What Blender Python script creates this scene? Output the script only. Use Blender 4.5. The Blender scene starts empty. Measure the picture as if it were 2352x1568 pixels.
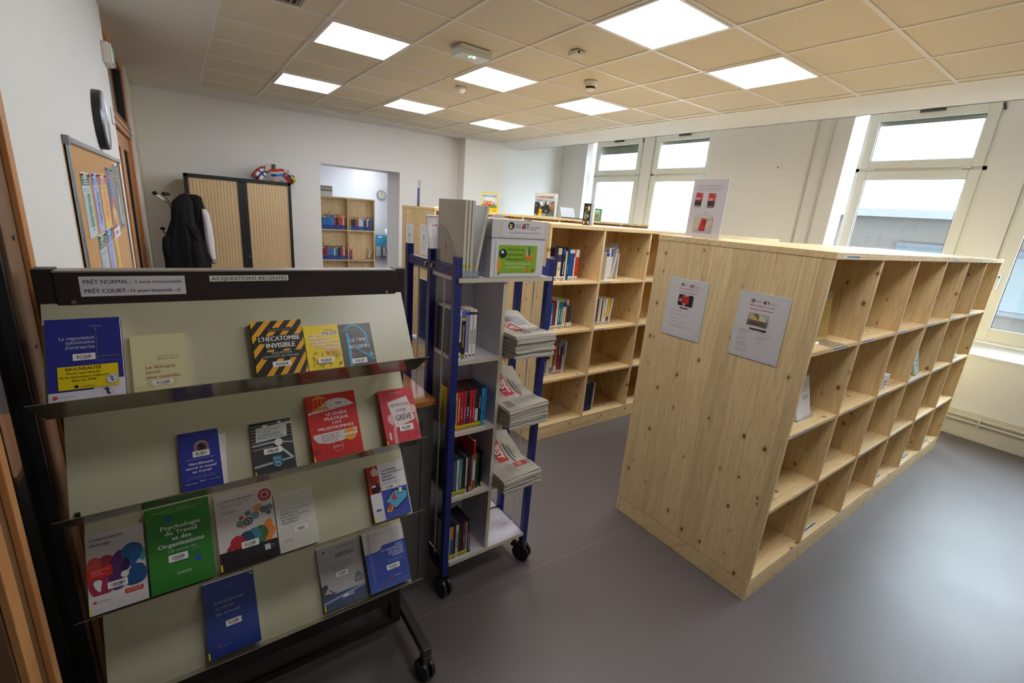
import bpy, bmesh, math, random
from mathutils import Vector, Matrix
random.seed(11)
C = bpy.context.scene.collection
SC = bpy.context.scene

# ---------------------------------------------------------------- camera
cam_d = bpy.data.cameras.new('camera'); cam = bpy.data.objects.new('camera', cam_d); C.objects.link(cam)
cam_d.sensor_width = 36; cam_d.sensor_fit = 'HORIZONTAL'; cam_d.lens = 36 * 1043.72 / 2352
cam_d.clip_start = 0.02; cam_d.clip_end = 200
_r = (0.81508234, -0.57396517, 0.07877035); _u = (0.09446485, 0.26581356, 0.95938498); _f = (0.57159179, 0.77453672, -0.27087947)
cam.matrix_world = Matrix(((_r[0], _u[0], -_f[0], -0.935), (_r[1], _u[1], -_f[1], -3.577), (_r[2], _u[2], -_f[2], 1.870), (0, 0, 0, 1)))
SC.camera = cam
# ---------------------------------------------------------------- world, exposure
W = bpy.data.worlds.new('overcast_sky'); SC.world = W; W.use_nodes = True
W.node_tree.nodes['Background'].inputs[0].default_value = (0.70, 0.81, 1.0, 1)
W.node_tree.nodes['Background'].inputs[1].default_value = 14.5
SC.view_settings.view_transform = 'Standard'; SC.view_settings.look = 'None'
SC.view_settings.gamma = 1; SC.view_settings.exposure = 1.18; SC.view_settings.use_curve_mapping = False
SC.cycles.max_bounces = 8; SC.cycles.diffuse_bounces = 5; SC.cycles.transparent_max_bounces = 12
SC.cycles.caustics_reflective = False; SC.cycles.caustics_refractive = False
LED = 6.3          # luminance of the ceiling panels
def portal(y0, y1, z0, z1, x=5.86):
    d = bpy.data.lights.new('window_daylight_portal', 'AREA'); d.shape = 'RECTANGLE'; d.size = y1 - y0; d.size_y = z1 - z0
    d.cycles.is_portal = True
    o = bpy.data.objects.new('window_daylight_portal', d); C.objects.link(o)
    o.matrix_world = Matrix.Translation((x, (y0 + y1) / 2, (z0 + z1) / 2)) @ Matrix(((0, 0, 1, 0), (1, 0, 0, 0), (0, 1, 0, 0), (0, 0, 0, 1)))
#portal(0.6, 3.3, 0.95, 3.35); portal(-4.0, -1.1, 0.95, 3.35)

# ---------------------------------------------------------------- materials
def lin(c):
    c = c / 255
    return c / 12.92 if c <= 0.04045 else ((c + 0.055) / 1.055) ** 2.4
def hexc(h):
    h = h.lstrip('#'); return tuple(lin(int(h[i:i + 2], 16)) for i in (0, 2, 4)) + (1,)
_mats = {}
def M(name, col='#808080', rough=0.5, metal=0, bump=0, bscale=200, noise=0, nscale=8, spec=0.5, coat=0):
    if name in _mats: return _mats[name]
    m = bpy.data.materials.new(name); m.use_nodes = True; nt = m.node_tree; b = nt.nodes['Principled BSDF']
    b.inputs['Base Color'].default_value = hexc(col); b.inputs['Roughness'].default_value = rough
    b.inputs['Metallic'].default_value = metal; b.inputs['Specular IOR Level'].default_value = spec
    b.inputs['Coat Weight'].default_value = coat
    tc = nt.nodes.new('ShaderNodeTexCoord')
    if noise:
        n = nt.nodes.new('ShaderNodeTexNoise'); n.inputs['Scale'].default_value = nscale; n.inputs['Detail'].default_value = 4
        nt.links.new(tc.outputs['Object'], n.inputs['Vector'])
        mx = nt.nodes.new('ShaderNodeMix'); mx.data_type = 'RGBA'; c = hexc(col)
        mx.inputs[6].default_value = tuple(max(0, v * (1 - noise)) for v in c[:3]) + (1,)
        mx.inputs[7].default_value = tuple(min(1, v * (1 + noise)) for v in c[:3]) + (1,)
        nt.links.new(n.outputs['Fac'], mx.inputs[0]); nt.links.new(mx.outputs[2], b.inputs['Base Color'])
    if bump:
        n = nt.nodes.new('ShaderNodeTexNoise'); n.inputs['Scale'].default_value = bscale; n.inputs['Detail'].default_value = 3
        nt.links.new(tc.outputs['Object'], n.inputs['Vector'])
        bp = nt.nodes.new('ShaderNodeBump'); bp.inputs['Strength'].default_value = bump; bp.inputs['Distance'].default_value = 0.002
        nt.links.new(n.outputs['Fac'], bp.inputs['Height']); nt.links.new(bp.outputs['Normal'], b.inputs['Normal'])
    _mats[name] = m; return m
def P(col, rough=0.45):                       # printed paper / plain painted colour
    return M('print_' + col.strip('#') + '_%d' % int(rough * 100), col, rough)
def emis(name, col, s):
    if name in _mats: return _mats[name]
    m = bpy.data.materials.new(name); m.use_nodes = True; b = m.node_tree.nodes['Principled BSDF']
    b.inputs['Base Color'].default_value = (0.8, 0.8, 0.8, 1); b.inputs['Emission Color'].default_value = hexc(col); b.inputs['Emission Strength'].default_value = s
    _mats[name] = m; return m
def glass(name, tint='#ffffff', refl=1.0, haze=0.0):
    if name in _mats: return _mats[name]
    m = bpy.data.materials.new(name); m.use_nodes = True; nt = m.node_tree; nt.nodes.clear()
    out = nt.nodes.new('ShaderNodeOutputMaterial'); mix = nt.nodes.new('ShaderNodeMixShader')
    t = nt.nodes.new('ShaderNodeBsdfTransparent'); t.inputs[0].default_value = hexc(tint)
    g = nt.nodes.new('ShaderNodeBsdfGlossy'); g.inputs['Roughness'].default_value = 0.02
    fr = nt.nodes.new('ShaderNodeFresnel'); fr.inputs['IOR'].default_value = 1.45
    mu = nt.nodes.new('ShaderNodeMath'); mu.operation = 'MULTIPLY'; mu.inputs[1].default_value = refl
    ge = nt.nodes.new('ShaderNodeNewGeometry'); io = nt.nodes.new('ShaderNodeMapRange'); io.inputs[3].default_value = 1.45; io.inputs[4].default_value = 1 / 1.45
    nt.links.new(ge.outputs['Backfacing'], io.inputs[0]); nt.links.new(io.outputs[0], fr.inputs['IOR'])
    nt.links.new(fr.outputs[0], mu.inputs[0]); nt.links.new(mu.outputs[0], mix.inputs[0])
    nt.links.new(t.outputs[0], mix.inputs[1]); nt.links.new(g.outputs[0], mix.inputs[2])
    last = mix
    if haze:
        d = nt.nodes.new('ShaderNodeBsdfDiffuse'); d.inputs[0].default_value = (0.8, 0.8, 0.85, 1)
        m2 = nt.nodes.new('ShaderNodeMixShader'); m2.inputs[0].default_value = haze
        nt.links.new(mix.outputs[0], m2.inputs[1]); nt.links.new(d.outputs[0], m2.inputs[2]); last = m2
    nt.links.new(last.outputs[0], out.inputs[0]); _mats[name] = m; return m

def pine(axis, base='#ead09c', seed=0.0, plank=0.13, dark='#b98a50', knots=True):
    """planks of knotty pine, grain running along the given axis"""
    key = 'pine_%s_%s_%g_%g' % (axis, base.strip('#'), seed, plank)
    if key in _mats: return _mats[key]
    m = bpy.data.materials.new(key); m.use_nodes = True; nt = m.node_tree; N = nt.nodes.new; L = nt.links.new
    b = nt.nodes['Principled BSDF']; b.inputs['Roughness'].default_value = 0.48; b.inputs['Specular IOR Level'].default_value = 0.35
    tc = N('ShaderNodeTexCoord'); oi = N('ShaderNodeObjectInfo')
    add = N('ShaderNodeVectorMath'); add.operation = 'ADD'; L(tc.outputs['Object'], add.inputs[0])
    rs = N('ShaderNodeMath'); rs.operation = 'MULTIPLY_ADD'; rs.inputs[1].default_value = 37.0; rs.inputs[2].default_value = seed
    L(oi.outputs['Random'], rs.inputs[0]); L(rs.outputs[0], add.inputs[1])
    sep = N('ShaderNodeSeparateXYZ'); L(add.outputs[0], sep.inputs[0])
    g, a1, a2 = {'Z': (2, 0, 1), 'X': (0, 1, 2), 'Y': (1, 0, 2)}[axis]
    def math_(op, a, bb, c=None):
        n = N('ShaderNodeMath'); n.operation = op
        for i, v in enumerate((a, bb, c)):
            if v is None: continue
            if isinstance(v, (int, float)): n.inputs[i].default_value = v
            else: L(v, n.inputs[i])
        return n.outputs[0]
    A = math_('ADD', sep.outputs[a1], sep.outputs[a2]); Bv = math_('SUBTRACT', sep.outputs[a1], sep.outputs[a2]); G = sep.outputs[g]
    pid = math_('FLOOR', math_('DIVIDE', A, plank), 0)
    wn = N('ShaderNodeTexWhiteNoise'); wn.noise_dimensions = '1D'; L(pid, wn.inputs['W'])
    Gs = math_('MULTIPLY_ADD', wn.outputs['Value'], 9.0, G)
    # grain
    cmb = N('ShaderNodeCombineXYZ'); L(math_('MULTIPLY', A, 26), cmb.inputs[0]); L(math_('MULTIPLY', Bv, 12), cmb.inputs[1]); L(math_('MULTIPLY', Gs, 1.3), cmb.inputs[2])
    n1 = N('ShaderNodeTexNoise'); n1.inputs['Scale'].default_value = 1.0; n1.inputs['Detail'].default_value = 3; n1.inputs['Distortion'].default_value = 0.6; L(cmb.outputs[0], n1.inputs['Vector'])
    fine = math_('SINE', math_('MULTIPLY', n1.outputs['Fac'], 55), 0)
    # knots
    kc = N('ShaderNodeCombineXYZ'); L(math_('MULTIPLY', A, 9.0), kc.inputs[0]); L(math_('MULTIPLY', Gs, 6.0), kc.inputs[1])
    vo = N('ShaderNodeTexVoronoi'); vo.voronoi_dimensions = '2D'; vo.inputs['Scale'].default_value = 1.0; vo.inputs['Randomness'].default_value = 1.0; L(kc.outputs[0], vo.inputs['Vector'])
    sc = N('ShaderNodeSeparateColor'); L(vo.outputs['Color'], sc.inputs[0])
    rad = math_('MULTIPLY', math_('MAXIMUM', math_('SUBTRACT', sc.outputs[0], 0.30), 0), 0.135)
    kn = N('ShaderNodeMapRange'); kn.inputs[1].default_value = 0; kn.inputs[2].default_value = 0.03; kn.inputs[3].default_value = 0; kn.inputs[4].default_value = 1
    L(math_('SUBTRACT', rad, vo.outputs['Distance']), kn.inputs[0])
    halo = N('ShaderNodeMapRange'); halo.inputs[1].default_value = -0.11; halo.inputs[2].default_value = 0.02; halo.inputs[3].default_value = 0; halo.inputs[4].default_value = 1
    L(math_('SUBTRACT', rad, vo.outputs['Distance']), halo.inputs[0])
    hgate = math_('MULTIPLY', halo.outputs[0], math_('GREATER_THAN', rad, 0.025))
    # colour
    def mix(f, ca, cb):
        n = N('ShaderNodeMix'); n.data_type = 'RGBA'
        if isinstance(f, (int, float)): n.inputs[0].default_value = f
        else: L(f, n.inputs[0])
        for i, v in ((6, ca), (7, cb)):
            if isinstance(v, tuple): n.inputs[i].default_value = v
            else: L(v, n.inputs[i])
        return n.outputs[2]
    bc = hexc(base); dk = hexc(dark)
    c0 = mix(wn.outputs['Value'], tuple(v * 0.93 for v in bc[:3]) + (1,), tuple(min(1, v * 1.07) for v in bc[:3]) + (1,))
    c1 = mix(math_('MULTIPLY', math_('ADD', fine, 1), 0.14), c0, dk)
    n2 = N('ShaderNodeMapRange'); n2.inputs[1].default_value = 0.57; n2.inputs[2].default_value = 0.8; n2.inputs[3].default_value = 0; n2.inputs[4].default_value = 0.65; L(n1.outputs['Fac'], n2.inputs[0])
    c2 = mix(n2.outputs[0], c1, dk)
    c3 = mix(math_('MULTIPLY', hgate, 0.33), c2, hexc('#b07a3a'))
    c4 = mix(math_('MULTIPLY', kn.outputs[0], 0.85), c3, hexc('#6e3d1a'))
    seam = math_('LESS_THAN', math_('ABSOLUTE', math_('SUBTRACT', math_('FRACT', math_('DIVIDE', A, plank), 0), 0.5), 0), 0.4935)
    c5 = mix(math_('MULTIPLY', math_('SUBTRACT', 1, seam), 0.3), c4, hexc('#8a6536'))
    L(c5 if knots else c2, b.inputs['Base Color'])
    _mats[key] = m; return m

PX, PY, PZ = pine('X'), pine('Y'), pine('Z')
def floor_mat():
    m = bpy.data.materials.new('speckled_vinyl'); m.use_nodes = True; nt = m.node_tree; N = nt.nodes.new; L = nt.links.new
    b = nt.nodes['Principled BSDF']; b.inputs['Roughness'].default_value = 0.46; b.inputs['Specular IOR Level'].default_value = 0.6
    tc = N('ShaderNodeTexCoord'); n = N('ShaderNodeTexNoise'); n.inputs['Scale'].default_value = 420; n.inputs['Detail'].default_value = 2; L(tc.outputs['Object'], n.inputs['Vector'])
    n3 = N('ShaderNodeTexNoise'); n3.inputs['Scale'].default_value = 2.2; n3.inputs['Detail'].default_value = 5; L(tc.outputs['Object'], n3.inputs['Vector'])
    cr = N('ShaderNodeValToRGB'); cr.color_ramp.elements[0].position = 0.36; cr.color_ramp.elements[1].position = 0.66
    cr.color_ramp.elements[0].color = hexc('#504a48'); cr.color_ramp.elements[1].color = hexc('#726b69'); L(n.outputs['Fac'], cr.inputs[0])
    sep = N('ShaderNodeSeparateXYZ'); L(tc.outputs['Object'], sep.inputs[0])
    def ma(op, a, bb=None, c=None):
        q = N('ShaderNodeMath'); q.operation = op
        for i, v in enumerate((a, bb, c)):
            if v is None: continue
            if isinstance(v, (int, float)): q.inputs[i].default_value = v
            else: L(v, q.inputs[i])
        return q.outputs[0]
    yy = ma('MULTIPLY_ADD', sep.outputs[0], 0.05, ma('ADD', sep.outputs[1], -0.66))
    fr = ma('FRACT', ma('DIVIDE', ma('ADD', yy, 2.018 + 20), 2.0))
    seam = ma('LESS_THAN', ma('ABSOLUTE', ma('SUBTRACT', fr, 0.5)), 0.4993)
    mx = N('ShaderNodeMix'); mx.data_type = 'RGBA'; L(seam, mx.inputs[0]); mx.inputs[6].default_value = hexc('#857c76'); L(cr.outputs[0], mx.inputs[7])
    L(mx.outputs[2], b.inputs['Base Color'])
    mr = N('ShaderNodeMapRange'); mr.inputs[3].default_value = 0.34; mr.inputs[4].default_value = 0.46; L(n3.outputs['Fac'], mr.inputs[0]); L(mr.outputs[0], b.inputs['Roughness'])
    bp = N('ShaderNodeBump'); bp.inputs['Strength'].default_value = 0.12; bp.inputs['Distance'].default_value = 0.001; L(n.outputs['Fac'], bp.inputs['Height']); L(bp.outputs[0], b.inputs['Normal'])
    return m

# ---------------------------------------------------------------- mesh helpers
def wloc(o):
    v = Vector((0, 0, 0))
    while o: v += o.location; o = o.parent
    return v
def tag(o, label=None, cat=None, group=None, kind=None):
    if label: o['label'] = label
    if cat: o['category'] = cat
    if group: o['group'] = group
    if kind: o['kind'] = kind
    return o
def thing(name, label, cat, loc=(0, 0, 0), group=None):
    o = bpy.data.objects.new(name, None); C.objects.link(o); o.location = loc; o.empty_display_size = 0.05
    return tag(o, label, cat, group)
class MB:
    def __init__(s, xf=None): s.v = []; s.f = []; s.mi = []; s.xf = xf; s.mats = []
    def m(s, mat):
        if mat is None: return 0
        if mat not in s.mats: s.mats.append(mat)
        return s.mats.index(mat)
    def add(s, vs, fs, mat=None, xf=None):
        k = len(s.v); x = xf if xf is not None else s.xf; i = s.m(mat)
        s.v += [tuple(x @ Vector(p)) if x is not None else tuple(p) for p in vs]
        s.f += [tuple(k + j for j in f) for f in fs]; s.mi += [i] * len(fs); return s
    def box(s, x0, y0, z0, x1, y1, z1, mat=None, xf=None):
        if x0 > x1: x0, x1 = x1, x0
        if y0 > y1: y0, y1 = y1, y0
        if z0 > z1: z0, z1 = z1, z0
        return s.add([(x0, y0, z0), (x1, y0, z0), (x1, y1, z0), (x0, y1, z0), (x0, y0, z1), (x1, y0, z1), (x1, y1, z1), (x0, y1, z1)],
                     [(0, 3, 2, 1), (4, 5, 6, 7), (0, 1, 5, 4), (1, 2, 6, 5), (2, 3, 7, 6), (3, 0, 4, 7)], mat, xf)
    def tube(s, pts, r, seg=10, mat=None, cap=True):
        pts = [Vector(p) for p in pts]; n = len(pts); rr = r if isinstance(r, (list, tuple)) else [r] * n
        vs = []; up = None
        for i, p in enumerate(pts):
            t = (pts[min(i + 1, n - 1)] - pts[max(i - 1, 0)]).normalized()
            if up is None: up = t.orthogonal().normalized()
            up = (up - t * up.dot(t)).normalized(); sd = t.cross(up)
            for k in range(seg):
                a = 2 * math.pi * k / seg; vs.append(p + (up * math.cos(a) + sd * math.sin(a)) * rr[i])
        fs = [(i * seg + k, i * seg + (k + 1) % seg, (i + 1) * seg + (k + 1) % seg, (i + 1) * seg + k) for i in range(n - 1) for k in range(seg)]
        if cap: fs += [tuple(reversed(range(seg))), tuple((n - 1) * seg + k for k in range(seg))]
        return s.add(vs, fs, mat)
    def prism(s, poly, axis, a, b, mat=None):
        """poly of 2-tuples extruded along axis between a and b (X: poly=(y,z), Y: (x,z), Z: (x,y))"""
        def p3(p, t): return {'X': (t, p[0], p[1]), 'Y': (p[0], t, p[1]), 'Z': (p[0], p[1], t)}[axis]
        n = len(poly); vs = [p3(p, a) for p in poly] + [p3(p, b) for p in poly]
        fs = [tuple(range(n)), tuple(reversed(range(n, 2 * n)))] + [(i, i + n, (i + 1) % n + n, (i + 1) % n) for i in range(n)]
        return s.add(vs, fs, mat)
    def ball(s, c, r, seg=14, mat=None, sc=(1, 1, 1)):
        vs = [(c[0], c[1], c[2] + r * sc[2])]; rings = seg // 2
        for i in range(1, rings):
            th = math.pi * i / rings
            for k in range(seg):
                a = 2 * math.pi * k / seg; vs.append((c[0] + r * sc[0] * math.sin(th) * math.cos(a), c[1] + r * sc[1] * math.sin(th) * math.sin(a), c[2] + r * sc[2] * math.cos(th)))
        vs.append((c[0], c[1], c[2] - r * sc[2])); L = len(vs) - 1
        fs = [(0, 1 + k, 1 + (k + 1) % seg) for k in range(seg)]
        for i in range(rings - 2):
            fs += [(1 + i * seg + k, 1 + (i + 1) * seg + k, 1 + (i + 1) * seg + (k + 1) % seg, 1 + i * seg + (k + 1) % seg) for k in range(seg)]
        b0 = 1 + (rings - 2) * seg; fs += [(L, b0 + (k + 1) % seg, b0 + k) for k in range(seg)]
        return s.add(vs, fs, mat)
    def build(s, name, mat=None, parent=None, bevel=0, smooth=False, fixn=True, seg=2):
        me = bpy.data.meshes.new(name); vs = [Vector(p) for p in s.v]
        if parent is not None: org = wloc(parent); loc = Vector((0, 0, 0))
        else:
            xs = [p.x for p in vs]; ys = [p.y for p in vs]; zs = [p.z for p in vs]
            org = Vector(((min(xs) + max(xs)) / 2, (min(ys) + max(ys)) / 2, min(zs))); loc = org
        me.from_pydata([p - org for p in vs], [], s.f)
        if s.mats:
            for q in s.mats: me.materials.append(q)
            for p, i in zip(me.polygons, s.mi): p.material_index = i
        if mat is not None and not s.mats: me.materials.append(mat)
        if fixn:
            bm = bmesh.new(); bm.from_mesh(me); bmesh.ops.recalc_face_normals(bm, faces=bm.faces); bm.to_mesh(me); bm.free()
        if smooth:
            for p in me.polygons: p.use_smooth = True
            if hasattr(me, 'set_sharp_from_angle'): me.set_sharp_from_angle(angle=math.radians(42))
        me.update()
        o = bpy.data.objects.new(name, me); C.objects.link(o); o.location = loc
        if parent is not None: o.parent = parent
        if bevel:
            q = o.modifiers.new('edge', 'BEVEL'); q.width = bevel; q.segments = seg; q.limit_method = 'ANGLE'; q.angle_limit = math.radians(35)
        return o
def struct(name, mb, mat=None, **k):
    o = mb.build(name, mat, **k); o['kind'] = 'structure'; return o

# ---------------------------------------------------------------- printing: flat shapes and lettering on a face
_txt = {}
def text_geo(s, bold):
    k = (s, bold)
    if k not in _txt:
        c = bpy.data.curves.new('t', 'FONT'); c.body = s; c.size = 1; c.resolution_u = 2; c.offset = bold; c.fill_mode = 'BOTH'
        o = bpy.data.objects.new('t', c); C.objects.link(o)
        dg = bpy.context.evaluated_depsgraph_get(); me = bpy.data.meshes.new_from_object(o.evaluated_get(dg))
        vs = [(v.co.x, v.co.y) for v in me.vertices]; fs = [tuple(p.vertices) for p in me.polygons]
        bpy.data.objects.remove(o); bpy.data.curves.remove(c); bpy.data.meshes.remove(me)
        if not vs: vs = [(0, 0), (1, 0), (1, 1)]; fs = []
        _txt[k] = (vs, fs, min(v[0] for v in vs), max(v[0] for v in vs))
    return _txt[k]
def printed(name, parent, O, U, V, w, h, prims, gap=0.0004, lift=0.00012, matte=0.45, label=None):
    """prims in fractions of (w, h), origin at lower left; later prims lie on top"""
    O, U, V = Vector(O), Vector(U).normalized(), Vector(V).normalized(); Nn = U.cross(V).normalized(); b = MB(); z = gap
    def pt(u, v): return O + U * (u * w) + V * (v * h) + Nn * z
    for p in prims:
        k = p[0]
        if k == 's':                               # rounded outline
            q = list(p[1])
            for _ in range(3): q = [(s_[0] * (1 - t_) + e_[0] * t_, s_[1] * (1 - t_) + e_[1] * t_) for s_, e_ in zip(q, q[1:] + q[:1]) for t_ in (.25, .75)]
            p = ('p', q, p[2]); k = 'p'
        if k == 'r': b.add([pt(p[1], p[2]), pt(p[3], p[2]), pt(p[3], p[4]), pt(p[1], p[4])], [(0, 1, 2, 3)], P(p[5], matte))
        elif k == 'p': b.add([pt(*q) for q in p[1]], [tuple(range(len(p[1])))], P(p[2], matte))
        elif k == 'c':
            r = p[3] * w; n = 26; b.add([O + U * (p[1] * w + r * math.cos(2 * math.pi * i / n)) + V * (p[2] * h + r * (p[5] if len(p) > 5 else 1) * math.sin(2 * math.pi * i / n)) + Nn * z for i in range(n)], [tuple(range(n))], P(p[4], matte))
        elif k == 'ring':
            r0, r1 = p[3] * w, p[4] * w; n = 28; vs = []
            for i in range(n):
                a = 2 * math.pi * i / n; d = U * math.cos(a) + V * math.sin(a); c0 = O + U * p[1] * w + V * p[2] * h + Nn * z; vs += [c0 + d * r0, c0 + d * r1]
            b.add(vs, [(2 * i, 2 * i + 1, (2 * i + 3) % (2 * n), (2 * i + 2) % (2 * n)) for i in range(n)], P(p[5], matte))
        elif k == 'gear':
            cu, cv, r, col = p[1] * w, p[2] * h, p[3] * w, p[4]; n = p[5] if len(p) > 5 else 12; vs = []
            for i in range(n * 4):
                a = 2 * math.pi * i / (n * 4); ro = r * (1 if i % 4 in (0, 1) else 0.82)
                for rr in (r * 0.62, ro): vs.append(O + U * (cu + rr * math.cos(a)) + V * (cv + rr * math.sin(a)) + Nn * z)
            q = n * 4; b.add(vs, [(2 * i, 2 * i + 1, (2 * i + 3) % (2 * q), (2 * i + 2) % (2 * q)) for i in range(q)], P(col, matte))
            for i in range(4):
                a = math.pi / 4 * i; d = U * math.cos(a) + V * math.sin(a); e = U * -math.sin(a) + V * math.cos(a); c0 = O + U * cu + V * cv + Nn * z
                b.add([c0 - d * r * .65 - e * r * .07, c0 + d * r * .65 - e * r * .07, c0 + d * r * .65 + e * r * .07, c0 - d * r * .65 + e * r * .07], [(0, 1, 2, 3)], P(col, matte))
        elif k == 't':      # ('t', text, u, v, cap_h, col, align, width|None, bold, rot)
            s, u, v, hh, col, al = p[1:7]; wd = p[7] if len(p) > 7 else None; bold = p[8] if len(p) > 8 else 0; rot = p[9] if len(p) > 9 else 0
            vs, fs, x0, x1 = text_geo(s, 0); sy = hh * h / 0.70; sx = sy
            if wd: sx = wd * (h if rot else w) / max(1e-6, x1 - x0)
            off = {'l': x0, 'c': (x0 + x1) / 2, 'r': x1}[al]
            ax, ay = (U, V) if not rot else (V, -U) if rot > 0 else (-V, U)
            c0 = O + U * (u * w) + V * (v * h) + Nn * z
            for bo in ((0,) if bold < .012 else (-bold * .45, bold * .45) if bold < .035 else (-bold * .6, 0, bold * .6)):
                b.add([c0 + ax * ((a - off + bo) * sx) + ay * (q * sy) + Nn * (bo * .0002) for a, q in vs], fs, P(col, matte))
        elif k == 'lines':   # greeked small print: ('lines', u0, vtop, u1, n, pitch, col, thickness)
            rnd = random.Random(int(p[2] * 1000) + p[4])
            for i in range(p[4]):
                v = p[2] - i * p[5]; ue = p[1] + (p[3] - p[1]) * rnd.uniform(0.7, 1); u = p[1]
                while u < ue - 0.01:
                    u2 = min(ue, u + rnd.uniform(.03, .10)); b.add([pt(u, v - p[7]), pt(u2, v - p[7]), pt(u2, v), pt(u, v)], [(0, 1, 2, 3)], P(p[6], matte)); u = u2 + 0.015
        elif k == 'bar':     # library barcode sticker centred at u,v with width,height
            u, v, ww, h2 = p[1:5]
            b.add([pt(u - ww / 2, v - h2 / 2), pt(u + ww / 2, v - h2 / 2), pt(u + ww / 2, v + h2 / 2), pt(u - ww / 2, v + h2 / 2)], [(0, 1, 2, 3)], P('#e8e6e2', 0.3))
            z += lift; rnd = random.Random(int(u * 999)); x = u - ww * .32
            while x < u + ww * .32:
                t = ww * rnd.choice((.012, .02, .03)); b.add([pt(x, v - h2 * .22), pt(x + t, v - h2 * .22), pt(x + t, v + h2 * .25), pt(x, v + h2 * .25)], [(0, 1, 2, 3)], P('#2a2a2c')); x += t + ww * rnd.choice((.01, .018, .026))
            b.add([pt(u - ww * .2, v - h2 * .36), pt(u + ww * .2, v - h2 * .36), pt(u + ww * .2, v - h2 * .28), pt(u - ww * .2, v - h2 * .28)], [(0, 1, 2, 3)], P('#6a6a6c'))
        z += lift
    o = b.build(name, None, parent, fixn=False)
    if label: o['label'] = label
    return o

# ================================================================ THE ROOM
CEIL = 3.014; XL = -1.25; YF = -6.2
white = M('white_wall_paint', '#ebe8e3', 0.75, bump=0.15, bscale=350)
whitec = M('white_ceiling_board', '#e6e3de', 0.85)
tile_m = M('beige_ceiling_tile', '#e0d8c6', 0.9, noise=0.03, nscale=300, bump=0.2, bscale=500)
tbar = M('white_ceiling_grid', '#e8e6e0', 0.5)
pvc = M('cream_window_plastic', '#e8e7dd', 0.35)
struct('floor', MB().box(-1.9, YF, -0.1, 6.0, 4.68, 0), floor_mat())
struct('floor', MB().box(-2.6, 4.68, -0.1, 6.6, 13.2, 0), _mats.get('speckled_vinyl') or bpy.data.materials['speckled_vinyl'])
# tiled ceiling field, plasterboard margins, grid bars
struct('ceiling', MB().box(-0.6, YF, CEIL, 3.7, 3.5, CEIL + 0.05), tile_m)
struct('ceiling', MB().box(-1.95, YF, CEIL - 0.004, -0.6, 4.7, CEIL + 0.05).box(-0.6, 3.5, CEIL - 0.004, 4.4, 4.7, CEIL + 0.05), whitec)
struct('ceiling', MB().box(3.7, YF, CEIL - 0.006, 4.4, 3.5, CEIL + 0.05).box(4.38, YF, CEIL - 0.006, 4.4, 4.0, 3.62).box(4.38, YF, 3.6, 6.0, 4.0, 3.7), whitec)
g = MB(); w = 0.012
for i in range(-1, 7):
    g.box(i * .6 - w, YF, CEIL - 0.006, i * .6 + w, 3.5, CEIL)
for j in range(-10, 6):
    g.box(-0.6, j * .6 - w, CEIL - 0.0055, 3.7, j * .6 + w, CEIL)
g.box(-0.6, 3.485, CEIL - 0.006, 3.7, 3.5, CEIL); g.box(3.685, YF, CEIL - 0.0065, 3.7, 3.5, CEIL)
struct('trim_1', g, tbar)
# back wall with the passage
def yb(x): return 4.10 - 0.085 * x
wb = MB()
for x0, x1, z0, z1 in ((-1.9, 0.85, 0, CEIL), (0.85, 2.06, 2.36, CEIL), (2.06, 3.07, 0, CEIL)):
    wb.prism([(x0, yb(x0)), (x1, yb(x1)), (x1, 4.48), (x0, 4.48)], 'Z', z0, z1)
struct('wall_back', wb, white)
struct('wall_back', MB().box(3.07, 3.60, 0, 3.90, 4.48, CEIL).box(3.90, 3.93, 0, 5.8, 4.48, 3.6), white)
# window wall
wr = MB(); XR, XO = 5.5, 5.80
for y0, y1, z0, z1 in ((YF, -4.0, 0, 3.6), (-4.0, -1.12, 0, 0.86), (-4.0, -1.12, 3.36, 3.6), (-1.12, 0.65, 0, 3.6), (0.65, 3.24, 0, 0.86), (0.65, 3.24, 3.36, 3.6), (3.24, 4.0, 0, 3.6)):
    wr.box(XR, y0, z0, XO, y1, z1)
wr.box(5.55, -14, 3.72, 5.95, 16, 12)  # unseen upper storeys, added to cut the skylight on the annex
wr.box(5.66, 1.82, .86, XO, 2.03, 3.36).box(5.66, -2.62, .86, XO, -2.33, 3.36)
struct('wall_right', wr, white)
sl = M('white_sill_paint', '#e4e4e2', 0.35)
for n, (y0, y1) in enumerate(((-3.99, -1.13), (.66, 3.23))):
    struct('window_sill', MB().prism([(XR - .012, .845), (XR - .012, .868), (5.69, .975), (5.69, .85)], 'Y', y0, y1), sl)
struct('baseboard_right', MB().box(XR - .018, YF, 0, XR, 3.93, .285), M('cream_baseboard', '#dcd6c6', .5), bevel=.003)
# left side
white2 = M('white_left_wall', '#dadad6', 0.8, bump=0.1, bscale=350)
struct('wall_left', MB().box(-1.45, -1.90, 0, XL, 1.08, CEIL), white2)
struct('wall_left', MB().box(-1.6, YF, 2.62, -1.32, -1.90, CEIL).box(-1.6, YF, 0, -1.32, -4.6, 2.62).box(-1.6, 4.20, 0, -1.45, 4.7, CEIL), white2)
struct('wall_front', MB().box(-1.6, YF - .15, 0, 5.8, YF, 3.6), white)
# corridor seen through the left glazing
cw = M('slate_corridor_wall', '#6a7276', .7)
struct('wall_corridor', MB().box(-3.3, YF, 0, -3.2, 4.7, CEIL).box(-3.2, YF - .1, 0, -1.45, YF, CEIL).box(-3.2, 4.6, 0, -1.6, 4.7, CEIL), cw)
struct('ceiling', MB().box(-3.3, YF, CEIL, -1.95, 4.7, CEIL + .05), whitec)
struct('floor', MB().box(-3.3, YF, -.1, -1.9, 4.7, 0), bpy.data.materials['speckled_vinyl'])
struct('baseboard_corridor', MB().box(-3.2, YF, 0, -3.18, 4.6, .10), M('navy_plinth', '#2a3644', .4))
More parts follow.
